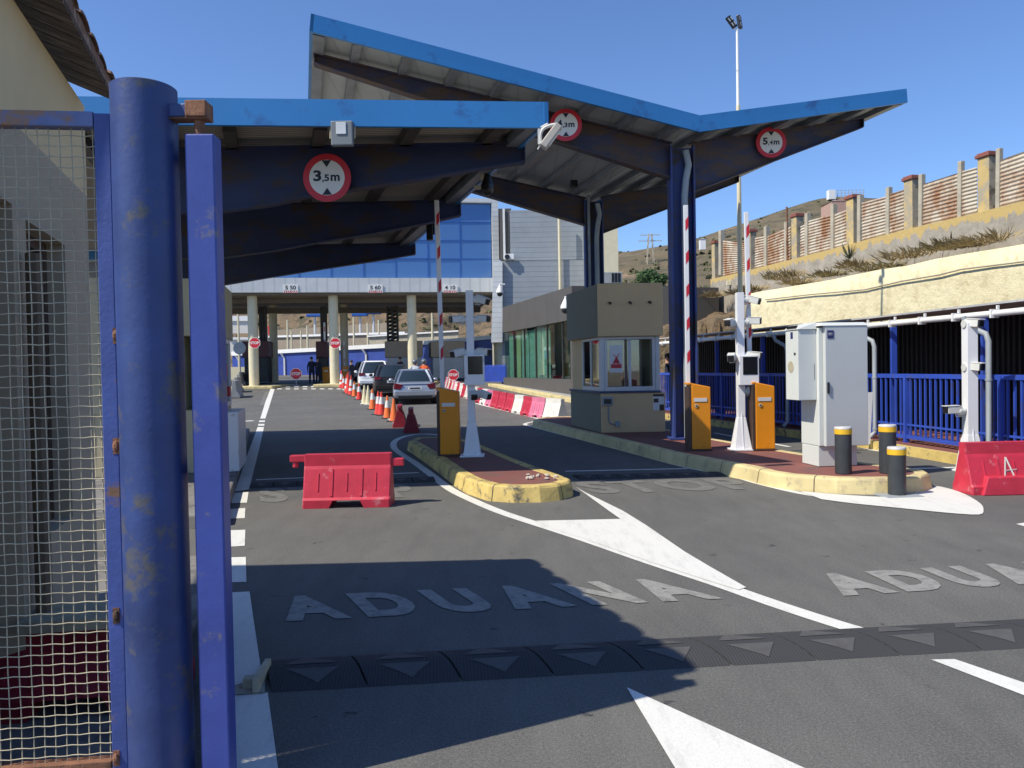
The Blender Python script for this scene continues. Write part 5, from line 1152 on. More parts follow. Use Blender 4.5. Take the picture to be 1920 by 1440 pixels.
# ================================================================ TREE, PYLON, POLES, SMALL HILLTOP THINGS
def leaf_crown(mb, c, rx, rz, n, s, clumps=14):
    cl = []
    for i in range(clumps):
        a = random.uniform(0, 6.28); e = random.uniform(-.5, 1); r = random.uniform(.35, .8); cl.append((Vector(c)+Vector((math.cos(a)*rx*r*math.sqrt(1-e*e*.6), math.sin(a)*rx*r, e*rz*.7)), random.uniform(.28, .45)*rx))
    for i in range(n):
        q, r = random.choice(cl); v = Vector((random.gauss(0, 1), random.gauss(0, 1), random.gauss(0, 1))).normalized()*r*random.uniform(.55, 1.05); p = q+v
        a = Vector((random.gauss(0, 1), random.gauss(0, 1), random.gauss(0, 1))).normalized(); b = a.cross(v).normalized()*s*random.uniform(.5, 1.1); a = a*s*random.uniform(.6, 1.3)
        mb.add([p-a*.5, p+b*.5, p+a*.5, p-b*.5], [(0, 1, 2, 3)])
q = P(1219, 545, 75); t = thing('tree', 'round green tree on the slope behind the booth', 'tree', (q.x, q.y, q.z-3)); mb = MB(); mb.tube([(0, 0, 0), (.1, 0, 2), (.1, .1, 3.5)], [.3, .22, .15], 8)
for k in range(5): a = k*1.3; mb.tube([(.1, .05, 2+k*.2), (math.cos(a)*1.1, math.sin(a)*1.1, 3.4+k*.2)], [.12, .05], 6)
mb.build('trunk', M['plank'], t); mb = MB(); leaf_crown(mb, (0, 0, 3.6), 1.75, 1.45, 3400, .22); mb.build('crown', M['leaf'], t, fix=False)
q = P(1219, 440, 170); t = thing('pylon', 'thin pale lattice pylon with crossarms on the distant slope', 'pylon', (q.x, q.y, 0)); zt_ = P(1219, 438, 170).z; zb_ = P(1219, 510, 170).z-2; mb = MB()
for s_ in (-1, 1):
    for s2 in (-1, 1): mb.bar((s_*1.0, s2*1.0, zb_), (s_*.35, s2*.35, zt_), .12, .12)
for k in range(9): z = zb_+(zt_-zb_)*k/9; w = 1-.65*k/9; mb.bar((-w, -w, z), (w*.95, -w, z+.9), .07, .07)
for z, w in ((zt_-.3, 2.2), (zt_-1.6, 2.6)): mb.bar((-w, 0, z), (w, 0, z), .14, .14)
mb.build('lattice', M['post'], t)
q = P(1388, 548, 20.4); zt_ = P(1380, 58, 20.4).z; t = thing('lamp_post', 'tall cream and white lamp post with two floodlights behind the canopy', 'street lamp', (q.x, q.y, .1))
bx_ = P(1380, 62, 20.4).x-q.x-.018*0; mb = MB(); zz_ = P(1382, 205, 20.4).z; mb.tube([(0, 0, 0), (bx_*.6*0-.0, 0, zz_)], [.075, .052], 12); mb.build('lower_pole', M['cream_col'], t, smooth=True)
mb = MB(); mb.tube([(0, 0, zz_), (0, 0, zt_-.1)], [.045, .034], 10); mb.build('upper_pole', M['white'], t, smooth=True)
for dx, rz, ry in ((-.15, .2, .62), (.06, .9, .15)):
    mb = MB(); R_ = Matrix.Rotation(-ry, 3, 'Y') @ Matrix.Rotation(rz, 3, 'Z'); mb.box((dx, 0, zt_+.13), (.14, .08, .34), M=R_); o = mb.build('floodlight', M['black'], t, bevel=.01)
    mb = MB()
    for i in (-1, 1):
        for j in (-1, 1): mb.box(Vector((dx, 0, zt_+.13))+R_ @ Vector((i*.04, -.048, j*.075)), (.036, .006, .10), M=R_)
    mb.build('lens', M['pvc'], o)
mb = MB(); mb.tube([(-.13, 0, zt_), (0, 0, zt_-.08), (.12, 0, zt_+.05)], .016, 6); mb.build('crossbar', M['white'], t)
a = P(1477, 292, 21.5); b = upt(1480, 485)[0]; mb = MB(); mb.tube([(0, 0, 0), (0, 0, a.z-b.z+.6)], .042, 10); o = mb.build('rusty_pole', M['rust']); o.location = (b.x, b.y+.2, b.z-.3); tag(o, 'thin rusty brown pole rising behind the hillside fence', 'pole')
q = P(1578, 369, 250); t = thing('hilltop_fence', 'wire fence enclosure with a white cabin on the hilltop', 'fence', q); mb = MB()
for k in range(9): mb.bar((-2.5+k*1.2, 0, -1), (-2.5+k*1.2, 0, 2.2), .15, .15)
for z in (.3, 1.2, 2.1): mb.bar((-2.5, 0, z), (7.5, 0, z+.0), .08, .08)
mb.build('wires', M['post'], t); mb = MB(); mb.box((-3.4, 0, .6), (2.2, 2, 3)); mb.build('cabin', M['white'], t, bevel=.05)
for x, y, Y, w, h, mn, lab in ((1317, 459, 150, 1.1, 2.0, 'white', 'small white marker block on the hill slope'), (1564, 384, 200, 1.6, 1.8, 'white', 'tiny white block beside the pink hill building'), (1574, 396, 190, 6.5, 3.5, 'pinkb', 'low pinkish building on the hill slope behind the fence')):
    M.setdefault('pinkb', mat('pinkish_render', (.42, .27, .22), .9)); q = P(x, y, Y); mb = MB(); mb.box((0, 0, 0), (w, w, h)); mb.prism([(-w/2-.15, -w/2-.1, h/2), (w/2+.15, -w/2-.1, h/2), (0, -w/2-.1, h/2+w*.12)], (0, w+.2, 0)); o = mb.build('small_building' if w > 2 else 'marker_block', M[mn], bevel=.03); o.location = q; tag(o, lab, 'building' if w > 2 else 'block')
for k, (x, y) in enumerate(((1370, 520),)):
    q, d, _ = upt(x, y); mb = MB(); mb.box((0, 0, 0), (.2, .12, .2)); o = mb.build('junction_box', M['cream_col'], bevel=.01); o.location = q-Vector((d.y, -d.x, 0))*.1+Vector((0, 0, -.25)); tag(o, 'small pale junction box on the grey wall base', 'junction box')
# ================================================================ DARK GLASS BUILDING
db = thing('glass_building', 'long charcoal clad low building with curtained glass front beyond the booth', 'building', (1, 38, 0))
QN = Vector((P(1070, 700, 33).x, 33, 0)); QF = Vector((P(944, 700, 43.8).x, 43.8, 0)); ud = (QF-QN).normalized(); un = Vector((ud.y, -ud.x, 0)); LL = (QF-QN).length
zb0 = P(1069, 741, 33).z; zw0 = P(1069, 711, 33).z; zw1 = P(1066, 600, 33).z; zt0 = P(1070, 537, 33).z
def dbx(mb, s0, s1, z0, z1, o0=0, o1=6): 
    a, b = QN+ud*s0, QN+ud*s1; mb.hexa([up(a+un*o0, z0), up(a+un*o1, z0), up(b+un*o1, z0), up(b+un*o0, z0)], [up(a+un*o0, z1), up(a+un*o1, z1), up(b+un*o1, z1), up(b+un*o0, z1)])
for k in range(7): mb = MB(); dbx(mb, LL*k/7+.01, LL*(k+1)/7-.01, zw1, zt0, 0, .3); mb.build('cladding_panel', M['char'], db, world=True, bevel=.01)
mb = MB(); dbx(mb, 0, LL, zb0-.3, zw0-.004, 0, .3); mb.build('plinth', M['char'], db, world=True)
mb = MB(); dbx(mb, 0, LL, zt0-.5, zt0-.01, .302, 7); dbx(mb, -.3, -.004, zb0-.3, zt0-.005, 0, 7); mb.build('wall', M['char'], db, world=True)
mb = MB(); dbx(mb, 0, LL, zw0-.1, zt0-.55, 3.2, 3.4); dbx(mb, 0, LL, zb0-.3, zw0-.1, .302, 3.4); dbx(mb, LL-.2, LL, zw0-.1, zt0-.5, .35, 3.2); mb.build('interior', M['inside'], db, world=True)
mb = MB(); dbx(mb, .02, LL-.02, zw0, zw1-.004, .10, .12); mb.build('glazing', M['glass_fac'], db, world=True)
for k in (1.2, 3.4, 5.2, 7.2, 9.2): 
    mb = MB(); dbx(mb, k, k+.05, zw0+.01, zw1-.01, .06, .15); mb.build('mullion', M['inside'], db, world=True)
def curtain(s0, s1, m_):
    mb = MB(); n = int((s1-s0)/.05); g = []
    for i in range(n+1):
        q = QN+ud*(s0+(s1-s0)*i/n)+un*(.24+.05*math.sin(i*1.3)+.02*math.sin(i*3.1)); g += [up(q, zw0), up(q, zw1-.1)]
    mb.add(g, [(2*i, 2*i+2, 2*i+3, 2*i+1) for i in range(n)]); mb.build('curtain', m_, db, world=True, fix=False, smooth='all')
for a, b, m_ in ((3.4, 4.6, M['curtain_t']), (4.8, 5.5, M['curtain_t']), (5.7, 6.7, M['curtain_t']), (6.9, 8.1, M['curtain_t']), (8.4, 9.1, M['curtain_c']), (9.9, 10.6, M['curtain_t'])): curtain(a, b, m_)
mb = MB(); xr_ = P(1262, 600, 33.2).x; mb.hexa([(QN.x+.1, 33.3, zb0+.5), (xr_, 33.3, zb0+.5), (xr_, 39, zb0+.5), (QN.x+.1, 39, zb0+.5)], [(QN.x+.1, 33.3, zt0-.02), (xr_, 33.3, zt0-.02), (xr_, 39, zt0-.02), (QN.x+.1, 39, zt0-.02)]); o = mb.build('side_wing', M['char'], db, world=True)
def dome_cam(px, py, Y, s, label):
    t = thing('dome_camera', label, 'camera', P(px, py, Y)); mb = MB(); mb.lathe([(.05*s, .35*s), (.10*s, .25*s), (.20*s, .05*s), (.21*s, -.05*s), (.17*s, -.08*s)], n=18); mb.build('shell', M['white'], t, smooth=True)
    mb = MB(); mb.ball((0, 0, -.12*s), .16*s, 16, 10); mb.build('dome', M['black'], t, smooth='all'); mb = MB(); mb.tube([(0, 0, .34*s), (0, 0, .42*s), (.3*s, .1, .42*s)], .05*s, 8); mb.build('arm', M['white'], t, smooth=True)
dome_cam(1060, 576, 32.6, 1.0, 'white dome camera on the charcoal building above its windows'); dome_cam(937, 547, 44.5, 1.0, 'white dome camera on the pale clad corner of the grey building')
# kerb and pavement in front
mb = MB(); a = G(1075, 756); b = G(915, 724); c = G(1075, 742); d = G(912, 717)
for w_, m_, nm, p0, p1, q0_, q1_ in ((.3, M['kerb2'], 'building_kerb', a, b, None, None),):
    n_ = Vector((-(b-a).normalized().y, (b-a).normalized().x, 0))*-.45; mb.hexa([up(a, 0), up(b, 0), up(b+n_, 0), up(a+n_, 0)], [up(a, .15+gz(a.y)), up(b, .15+gz(b.y)), up(b+n_, .15+gz(b.y)), up(a+n_, .15+gz(a.y))])
struct(mb.build('kerb', M['kerb2'], bevel=.02))
mb = MB(); e = un*-.02; a2, b2 = a+n_, b+n_; mb.hexa([up(a2, 0), up(b2, 0), up(QF+un*.3, 0), up(QN+un*.3, 0)], [up(a2, .148+gz(a.y)), up(b2, .148+gz(b.y)), up(QF+un*.3, .148+gz(QF.y)), up(QN+un*.3, .148+gz(QN.y))]); struct(mb.build('forecourt_pavement', M['concrete']))
# blue sheet fence between buildings
mb = MB(); a = P(950, 700, 43.9); b = P(906, 700, 46.5)
z0, z1 = gz(45)+.25, P(930, 684, 45).z
for k in range(26): q = a.lerp(b, k/26); q2 = a.lerp(b, (k+.75)/26); mb.hexa([up(q, z0), up(q2, z0), up(q2, z0)+Vector((0, .05, 0)), up(q, z0)+Vector((0, .05, 0))], [up(q, z1), up(q2, z1), up(q2, z1)+Vector((0, .05, 0)), up(q, z1)+Vector((0, .05, 0))])
q = a+Vector((0, .06, 0)); q2 = b+Vector((0, .06, 0)); mb.hexa([up(q, z0+.1), up(q2, z0+.1), up(q2, z0+.1)+Vector((0, .05, 0)), up(q, z0+.1)+Vector((0, .05, 0))], [up(q, z1-.1), up(q2, z1-.1), up(q2, z1-.1)+Vector((0, .05, 0)), up(q, z1-.1)+Vector((0, .05, 0))])
tag(mb.build('blue_fence', M['fence_blue']), 'short blue slatted fence left of the charcoal building', 'fence')
# ================================================================ GREY CLAD BUILDING, CREAM TOWER
gbd = thing('grey_building', 'tall grey panel clad building with rooftop dish behind the charcoal building', 'building', (2, 47, 0))
def fb(mb, x0, x1, yt, yb, Y, dpt): # frontal block from pixel extents at depth Y
    a = P(x0, yb, Y); b = P(x1, yb, Y); zt_ = P((x0+x1)/2, yt, Y).z; zb_ = P((x0+x1)/2, yb, Y).z; mb.hexa([(a.x, Y, zb_), (b.x, Y, zb_), (b.x, Y+dpt, zb_), (a.x, Y+dpt, zb_)], [(a.x, Y, zt_), (b.x, Y, zt_), (b.x, Y+dpt, zt_), (a.x, Y+dpt, zt_)])
mb = MB(); fb(mb, 943, 1125, 488, 735, 46.2, 8); mb.build('lower_wall', M['clad'], gbd, world=True)
mb = MB(); fb(mb, 957, 1125, 393, 487, 46.6, 7); mb.build('upper_wall', M['clad'], gbd, world=True)
mb = MB(); fb(mb, 938, 956, 391, 486, 47.4, 6); mb.build('recess_wall', M['char'], gbd, world=True)
mb = MB(); fb(mb, 934, 960, 391, 486, 49.5, .4); mb.build('rear_wall', M['char'], gbd, world=True)
mb = MB(); fb(mb, 944, 948, 391, 486, 47.3, .05); mb.build('recess_pipe', M['pvc_w'], gbd, world=True)
mb = MB(); a = P(922, 490, 45.9); b = P(942, 490, 45.9); zt_ = a.z; zm = P(922, 642, 45.9).z; zb_ = gz(46)
c_ = P(925, 490, 45.9)
mb.hexa([(P(921, 640, 45.9).x, 45.9, zm), (P(942, 640, 45.9).x, 45.9, zm), (P(942, 640, 45.9).x, 52, zm), (P(921, 640, 45.9).x, 52, zm)], [(c_.x, 45.9, zt_), (b.x, 45.9, zt_), (b.x, 52, zt_), (c_.x, 52, zt_)]); mb.build('corner_cladding', M['clad_w'], gbd, world=True)
mb = MB(); fb(mb, 924, 927, 641, 700, 46.0, 5); fb(mb, 927.2, 944, 641, 700, 46.3, 4.5); mb.build('corner_base', M['cream_col'], gbd, world=True)
mb = MB(); p0 = P(1048, 393, 46.0); p1 = P(1053, 545, 46.0); mb.tube([p0, (p0.x, 46.0, p1.z-3)], .085, 8); mb.build('drainpipe', M['cream_col'], gbd, world=True, smooth=True)
mb = MB(); fb(mb, 945, 964, 476, 486.5, 45.9, .5); ac = mb.build('ac_unit', M['white'], gbd, world=True, bevel=.02)
mb = MB(); c = P(951, 481.5, 45.87); mb.tube([c, c+Vector((0, -.02, 0))], .15, 16); f_ = mb.build('fan_grille', M['black'], gbd, world=True)
dish = thing('satellite_dish', 'satellite dish and antennas on the grey building roof', 'satellite dish', P(1002, 386, 47.5))
mb = MB(); R_ = Matrix.Rotation(math.radians(-65), 3, 'Y')
rings = [[R_ @ Vector((r*math.cos(a*math.pi/9), r*math.sin(a*math.pi/9), r*r*.35)) for a in range(18)] for r in (.02, .3, .6, .8)]; mb.loft(rings, closed=False); mb.loft([[p+Vector((.02, 0, 0)) for p in r] for r in rings], closed=False); mb.build('reflector', M['pvc'], dish, fix=False, smooth='all')
mb = MB(); mb.tube([(0, 0, 0), (-.7, 0, .35)], .02, 5); mb.tube([(.1, 0, -.8), (.1, 0, 0)], .05, 6)
for k in range(5): mb.tube([(.6+k*.32, 0, -.8), (.6+k*.32, 0, .1+.2*(k % 3))], .03, 5); mb.box((.6+k*.32, 0, -.1+.1*(k % 2)), (.18, .1, .25))
mb.build('mast', M['offwhite'], dish)
mb = MB(); tw = thing('cream_tower', 'tall plain cream rendered block right of the grey building', 'building', (6, 44, 0)); fb(mb, 1122, 1163, 407, 735, 44, 5); mb.build('wall', M['cream_col'], tw, world=True)
mb = MB(); fb(mb, 1120, 1165, 404, 407, 43.95, 5.1); mb.build('parapet', M['cream'], tw, world=True)
# ================================================================ FAR GATE BUILDING
fg = thing('gate_building', 'border gate building with blue mirror glass above a white fascia on round columns', 'building', (-10, 50, 0))
def FY(px): return 47.2+(px-440)*2.4/485
def fpt(px, py, o=0): Y = FY(px)+o; return P(px, py, Y)
def fpanel(mb, x0, x1, yt, yb, o0, o1, n=1):
    for k in range(n):
        a_, b_ = x0+(x1-x0)*k/n, x0+(x1-x0)*(k+1)/n
        zt_, zb_ = fpt(700, yt).z, fpt(700, yb).z; p = [fpt(a_, 600), fpt(b_, 600)]
        p = [Vector((v.x, v.y, 0)) for v in p]; d_ = (p[1]-p[0]).normalized(); nn = Vector((-d_.y, d_.x, 0))
        mb.hexa([up(p[0]+nn*o0, zb_), up(p[1]+nn*o0, zb_), up(p[1]+nn*o1, zb_), up(p[0]+nn*o1, zb_)], [up(p[0]+nn*o0, zt_), up(p[1]+nn*o0, zt_), up(p[1]+nn*o1, zt_), up(p[0]+nn*o1, zt_)])
mb = MB(); fpanel(mb, 150, 924.5, 522.5, 549, -.35, 0); mb.build('fascia', M['ribbed'], fg, world=True)
mb = MB(); fpanel(mb, 150, 937, 549.5, 553, -.1, 11); mb.build('soffit', M['under'], fg, world=True)
mb = MB(); fpanel(mb, 150, 937, 380, 522, .06, 10.5); mb.build('upper_storey', M['inside'], fg, world=True)
mb = MB(); fpanel(mb, 924.8, 937, 371, 522, -.3, 11); fpanel(mb, 150, 924.5, 371, 379, -.3, 11); mb.build('frame', M['clad_w'], fg, world=True)
rowsy = [379.5, 415, 450, 485, 522]; cols_ = [865-60.5*i for i in range(9)][::-1]+[924]
cols_ = [c for c in cols_]
k = 0
for i in range(len(cols_)-1):
    for j in range(4):
        mb = MB(); fpanel(mb, cols_[i]+.5, cols_[i+1]-.5, rowsy[j]+.6, rowsy[j+1]-.6, -.03+.012*math.sin(k*2.3), .03); mb.build('glass_panel', M['bluefac'], fg, world=True); k += 1
mb = MB()
for c in cols_[1:-1]: fpanel(mb, c-.7, c+.7, 379.5, 522, -.07, .05)
for r in rowsy[1:-1]: fpanel(mb, cols_[0], 924, r-.7, r+.7, -.055, .04)
mb.build('mullion', M['bluemul'], fg, world=True)
mb = MB(); fpanel(mb, 150, 925, 553.5, 562, 2.0, 2.4); fpanel(mb, 150, 925, 560, 571, 7.0, 7.6); mb.build('cross_beam', M['under'], fg, world=True)
for px, yb in ((473, 720), (626, 719), (774, 716)):
    for o, r in ((.5, .30), (7.2, .28)):
        c = fpt(px, 700, 0); c = Vector((c.x-o*.12, c.y+o, 0)); mb = MB(); z0 = gz(c.y); mb.lathe([(r*1.3, z0), (r*1.3, z0+.15), (r, z0+.16), (r, fpt(700, 553).z)], (c.x, c.y, 0), 20); mb.build('column', M['cream_col'], fg, world=True, smooth=True)
    # kerbed base under the booths
    c = fpt(px, 700); mb = MB(); mb.box((c.x+.2, c.y+3.2, gz(c.y)+.06), (2.6, 8.2, .2)); mb.build('plinth', M['kerb2'], fg, world=True, bevel=.04)
for x0, x1, yb in ((459, 503, 720), (597, 612, 716), (726, 792, 718), (812, 870, 700)):   # control cabins between lanes
    mb = MB(); a = P(x0, yb, 52.5); b = P(x1, yb, 52.5); zt_ = P(x0, 640, 52.5).z; z0 = gz(52)+.16
    mb.hexa([(a.x, 52.5, z0), (b.x, 52.5, z0), (b.x-.5, 55.5, z0), (a.x-.5, 55.5, z0)], [(a.x, 52.5, zt_-1.1), (b.x, 52.5, zt_-1.1), (b.x-.5, 55.5, zt_-1.1), (a.x-.5, 55.5, zt_-1.1)]); kb = mb.build('control_cabin', M['pvc'] if x0 > 700 else M['inside'], fg, world=True, bevel=.03)
    mb = MB(); mb.hexa([(a.x-.1, 52.4, zt_-1.09), (b.x+.1, 52.4, zt_-1.09), (b.x-.4, 55.6, zt_-1.09), (a.x-.6, 55.6, zt_-1.09)], [(a.x-.1, 52.4, zt_), (b.x+.1, 52.4, zt_), (b.x-.4, 55.6, zt_), (a.x-.6, 55.6, zt_)]); mb.build('cabin_fascia', M['brownwall'] if x0 > 700 else mat('dark_maroon', (.08, .02, .02), .6), fg, world=True, bevel=.03)
def lattice(x0, x1, lab):   # folded lattice gate leaves beside the columns
    t = thing('lattice_shutter', lab, 'shutter', (P(x0, 600, 53).x, 53, 0)); a = P(x0, 600, 53).x; b = P(x1, 600, 53).x; z0, z1 = P(x0, 640, 53).z, P(x0, 575, 53).z
    mb = MB(); n = 9
    for x in (a, (a+b)/2, b): mb.bar((x, 53, z0), (x, 53, z1), .14, .2, (0, 1, 0))
    for k in range(n): z = z0+(z1-z0)*k/n; mb.bar((a, 53, z), (b, 53, z+(z1-z0)/n), .1, .12); mb.bar((a, 53, z), (b, 53, z), .1, .14)
    mb.build('lattice', M['inside'], t, world=True)
lattice(488, 498, 'dark folded lattice shutter beside the leftmost far column'); lattice(603, 611, 'dark folded lattice shutter between the left and middle lanes'); lattice(727, 745, 'dark folded lattice shutter right of the middle lane')
# clearance plates
for px, s_ in ((545, '5 50'), (704, '5 60'), (844, '4 10')):
    c = fpt(px, 540, -.42); t = thing('clearance_sign', 'clearance plate %s' % {'5 50': 'reading 5.50 over the left lane, near the leftmost column', '5 60': 'reading 5.60 over the middle lane', '4 10': 'reading 4.10 beside the tall raised boom'}[s_], 'sign', c, .13); w = 27*c.y/F
    mb = MB(); mb.box((0, 0, .02), (w, .04, .36)); mb.build('plate', M['signwhite'], t)
    mb = MB(); text_on(mb, s_, (-w*.36, -.025, -.10), (w*.36, -.025, -.10), (-w*.36, -.025, .15), .03); mb.build('lettering', M['ink'], t, fix=False)
    mb = MB(); mb.box((0, 0, -.23), (w, .03, .12)); sp_ = mb.build('strip', M['signwhite'], t)
    mb = MB()
    for k in range(8): x = -w/2+w*(k+.2)/8; s2 = .05 if k < 4 else -.05; mb.add([(x+s2, -.018, -.17), (x+s2+.055, -.018, -.17), (x+.055, -.018, -.29), (x, -.018, -.29)], [(3, 2, 1, 0)])
    mb.build('red_stripes', M['signred'], sp_, fix=False)
def stop_sign(px, py, Y, r, lab, base=None, pole=True):
    c = P(px, py, Y); t = thing('stop_sign', lab, 'road sign', (c.x, c.y, c.z)); mb = MB()
    oc = lambda r_, y: [Vector((r_*math.cos(math.pi/8+math.pi/4*k), y, r_*math.sin(math.pi/8+math.pi/4*k))) for k in range(8)]
    mb.prism(oc(r, 0), (0, .02, 0)); mb.build('white_border', M['signwhite'], t); mb = MB(); mb.prism(oc(r*.91, -.003), (0, .003, 0)); mb.build('red_face', M['signred'], t)
    mb = MB(); text_on(mb, 'STOP', (-r*.72, -.006, -r*.22), (r*.72, -.006, -r*.22), (-r*.72, -.006, r*.26), .04); mb.build('lettering', M['signwhite'], t, fix=False)
    if pole:
        zg = gz(c.y)-c.z; mb = MB(); mb.tube([(0, .04, zg+.03), (0, .04, 0)], .035, 8); mb.build('pole', M['pvc'], t); mb = MB(); mb.box((0, .04, zg+.03), (.45, .45, .06)); mb.build('foot', M['concrete'], t, bevel=.01)
stop_sign(555, 701, 49.5, .40, 'stop sign on a short grey stand in the middle of the left lane'); stop_sign(850, 703, 40.5, .31, 'stop sign on a short stand behind the striped boom near the right lane')
stop_sign(477.5, 643, FY(473)-.1, .36, 'stop sign fixed on the leftmost far cream column', pole=False); stop_sign(628.5, 643.5, FY(626)-.1, .36, 'stop sign fixed on the middle far cream column', pole=False)
# boom barriers at the gate building
def far_boom(px, py, lab, arm_top, n):
    p = G(px, py); t = thing('barrier_gate', lab, 'boom barrier', (p.x, p.y, gz(p.y)), 0, 'orange boom barriers'); mb = MB(); mb.box((0, 0, .55), (.42, .36, 1.08)); mb.build('housing', M['orange'], t, bevel=.02)
    mb = MB(); mb.box((.02, -.185, .82), (.26, .012, .10)); mb.build('name_strip', M['alu'], t)
    L = P(px, arm_top, p.y).z-gz(p.y); mb = MB(); mb.box((-.1, .22, (.6+L)/2), (.12, .05, L-.6)); ar = mb.build('arm', M['white'], t)
    for k in range(4): mb = MB(); z = L-.5-k*.9; mb.add([(-.13, .19, z-.15), (-.07, .19, z-.05), (-.07, .19, z+.25), (-.13, .19, z+.15)], [(0, 1, 2, 3)]); mb.build('red_stripe', M['signred'], ar)
far_boom(612, 718, 'orange boom barrier beside the middle far column', 604, 0); far_boom(648, 716, 'orange boom barrier right of the middle far column', 640, 0)
# ================================================================ BEYOND THE GATE
def farwall(name, lab, cat, xa, xb, ya, yb, ba, bb, Ya, Yb, m_, cap=None, n=1, capname='coping'):
    t = thing(name, lab, cat, (P(xa, 700, Ya).x, Ya, 0)); mb = MB(); a, b = P(xa, ba, Ya), P(xb, bb, Yb); at, bt = P(xa, ya, Ya), P(xb, yb, Yb); o = Vector((0, .25, 0))
    mb.hexa([a, b, b+o, a+o], [up(a, at.z), up(b, bt.z), up(b, bt.z)+o, up(a, at.z)+o]); mb.build('wall_face', m_, t, world=True)
    if cap: mb = MB(); h = cap; mb.hexa([up(a, at.z)-o, up(b, bt.z)-o, up(b, bt.z)+o*2, up(a, at.z)+o*2], [up(a, at.z+h)-o, up(b, bt.z+h)-o, up(b, bt.z+h)+o*2, up(a, at.z+h)+o*2]); mb.build(capname, M['white'], t, world=True)
    for k in range(n):
        q = a.lerp(b, (k+.5)/n); zt_ = at.z+(bt.z-at.z)*(k+.5)/n; mb = MB(); mb.tube([(q.x, q.y-.1, q.z), (q.x, q.y-.1, zt_-.5), (q.x-.3, q.y-.2, zt_)], .10, 6); mb.build('downpipe', M['white'], t, world=True)
    return t
farwall('blue_shelter', 'blue walled walkway shelter with white roof edge seen through the gate, middle', 'shelter', 500, 730, 664, 652, 704, 702, 74, 66, M['fence_blue2'], .35, 3, 'roof_edge')
farwall('blue_shelter', 'blue walled walkway shelter behind the far lane right of the column', 'shelter', 730, 925, 652, 636, 702, 716, 66, 56, M['fence_blue2'], .3, 3, 'roof_edge')
farwall('blue_shelter', 'short blue and white shelter end seen left of the leftmost far column', 'shelter', 436, 462, 667, 666, 688, 688, 78, 77, M['fence_blue2'], .4, 1, 'roof_edge')
farwall('white_wall', 'low cream wall left of the leftmost far column', 'wall', 430, 466, 688, 688, 712, 712, 70, 70, M['cream_col'], 0, 0)
farwall('brown_wall', 'long brown retaining wall with pale coping beyond the gate', 'wall', 480, 760, 634, 626, 662, 654, 100, 90, M['brownwall'], .25, 0)
farwall('brown_wall', 'upper brown terrace wall on the far slope', 'wall', 470, 740, 622, 604, 632, 624, 125, 115, M['brownwall'], .0, 0)
farwall('terrace_wall', 'pale stone terrace wall on the far slope at right', 'wall', 690, 860, 632, 622, 656, 650, 84, 80, M['post'], .15, 0)
farwall('white_house', 'white flat roofed house on the slope left of the far columns', 'building', 425, 470, 602, 602, 625, 625, 120, 120, M['offwhite'], .8, 0, 'parapet')
farwall('orange_building', 'long low orange building on the slope above the white house', 'building', 425, 470, 592, 592, 600, 600, 140, 140, mat('orange_render', (.55, .27, .06), .8), 0, 0)
farwall('white_house', 'white house wall lower on the slope behind the shelter', 'building', 430, 472, 637, 637, 664, 664, 95, 95, M['offwhite'], .3, 0)
for i, (x, yt, yb, Y) in enumerate(((502, 615, 660, 84), (540, 600, 658, 86), (577, 610, 656, 84), (449, 575, 695, 72), (642, 575, 652, 76), (664, 595, 650, 86), (711, 600, 652, 86), (547, 620, 655, 90), (565, 620, 655, 90), (690, 605, 650, 84), (770, 585, 640, 74), (811, 572, 636, 70))):
    a = P(x, yb, Y); b = P(x, yt, Y); mb = MB(); mb.tube([(0, 0, gz(Y)-a.z if False else -1), (0, 0, b.z-a.z)], [.13, .09], 6); o = mb.build('far_pole', M['cream_col']); o.location = a
    tag(o, 'thin pale pole on the slope beyond the gate, %s counted by distance along the row' % ordn[i], 'pole', 'poles on the slope beyond the gate'); del o['label']; tag(o, ['short pole left of the red flag', 'pole just right of the red flag', 'pole above the standing guards', 'tall pole at the cream cabin edge', 'tall pole beside the middle column', 'pole in the middle of the right lane opening', 'pole right in the middle lane opening near the shutter', 'faint pole over the brown wall, left one', 'faint pole over the brown wall, right one', 'pole above the white car roof', 'pole just left of the right far column', 'pole behind the raised boom'][i])
# red flag
t = thing('red_flag', 'small red flag hanging on a pole beyond the gate', 'flag', P(519, 622, 88)); mb = MB(); mb.tube([(0, 0, -1.2), (0, 0, 1.5)], .06, 6); mb.build('flagpole', M['offwhite'], t)
mb = MB(); g = []
for i in range(9):
    for j in range(5): g.append(Vector((-.1-i*.15, .12*math.sin(i*.9+j*.4), 1.3-j*.25-i*.12)))
mb.add(g, [(i*5+j, i*5+j+1, (i+1)*5+j+1, (i+1)*5+j) for i in range(8) for j in range(4)]); mb.build('cloth', M['flag'], t, fix=False, smooth='all')
# blue tank towers / lamps on slope
for x, y in ((590, 593), (675, 592), (700, 588)):
    q = P(x, y, 100); t = thing('blue_mast', 'small blue topped mast on the far slope %s' % {590: 'left of the middle column', 675: 'in the middle of the lane opening', 700: 'near the dark shutter'}[x], 'mast', q); mb = MB(); mb.tube([(0, 0, -3), (0, 0, 0)], .15, 6); mb.build('pole', M['pvc_w'], t); mb = MB(); mb.box((0, 0, .1), (2.0, 1, .35)); mb.build('top', M['bluemul'], t, bevel=.05)
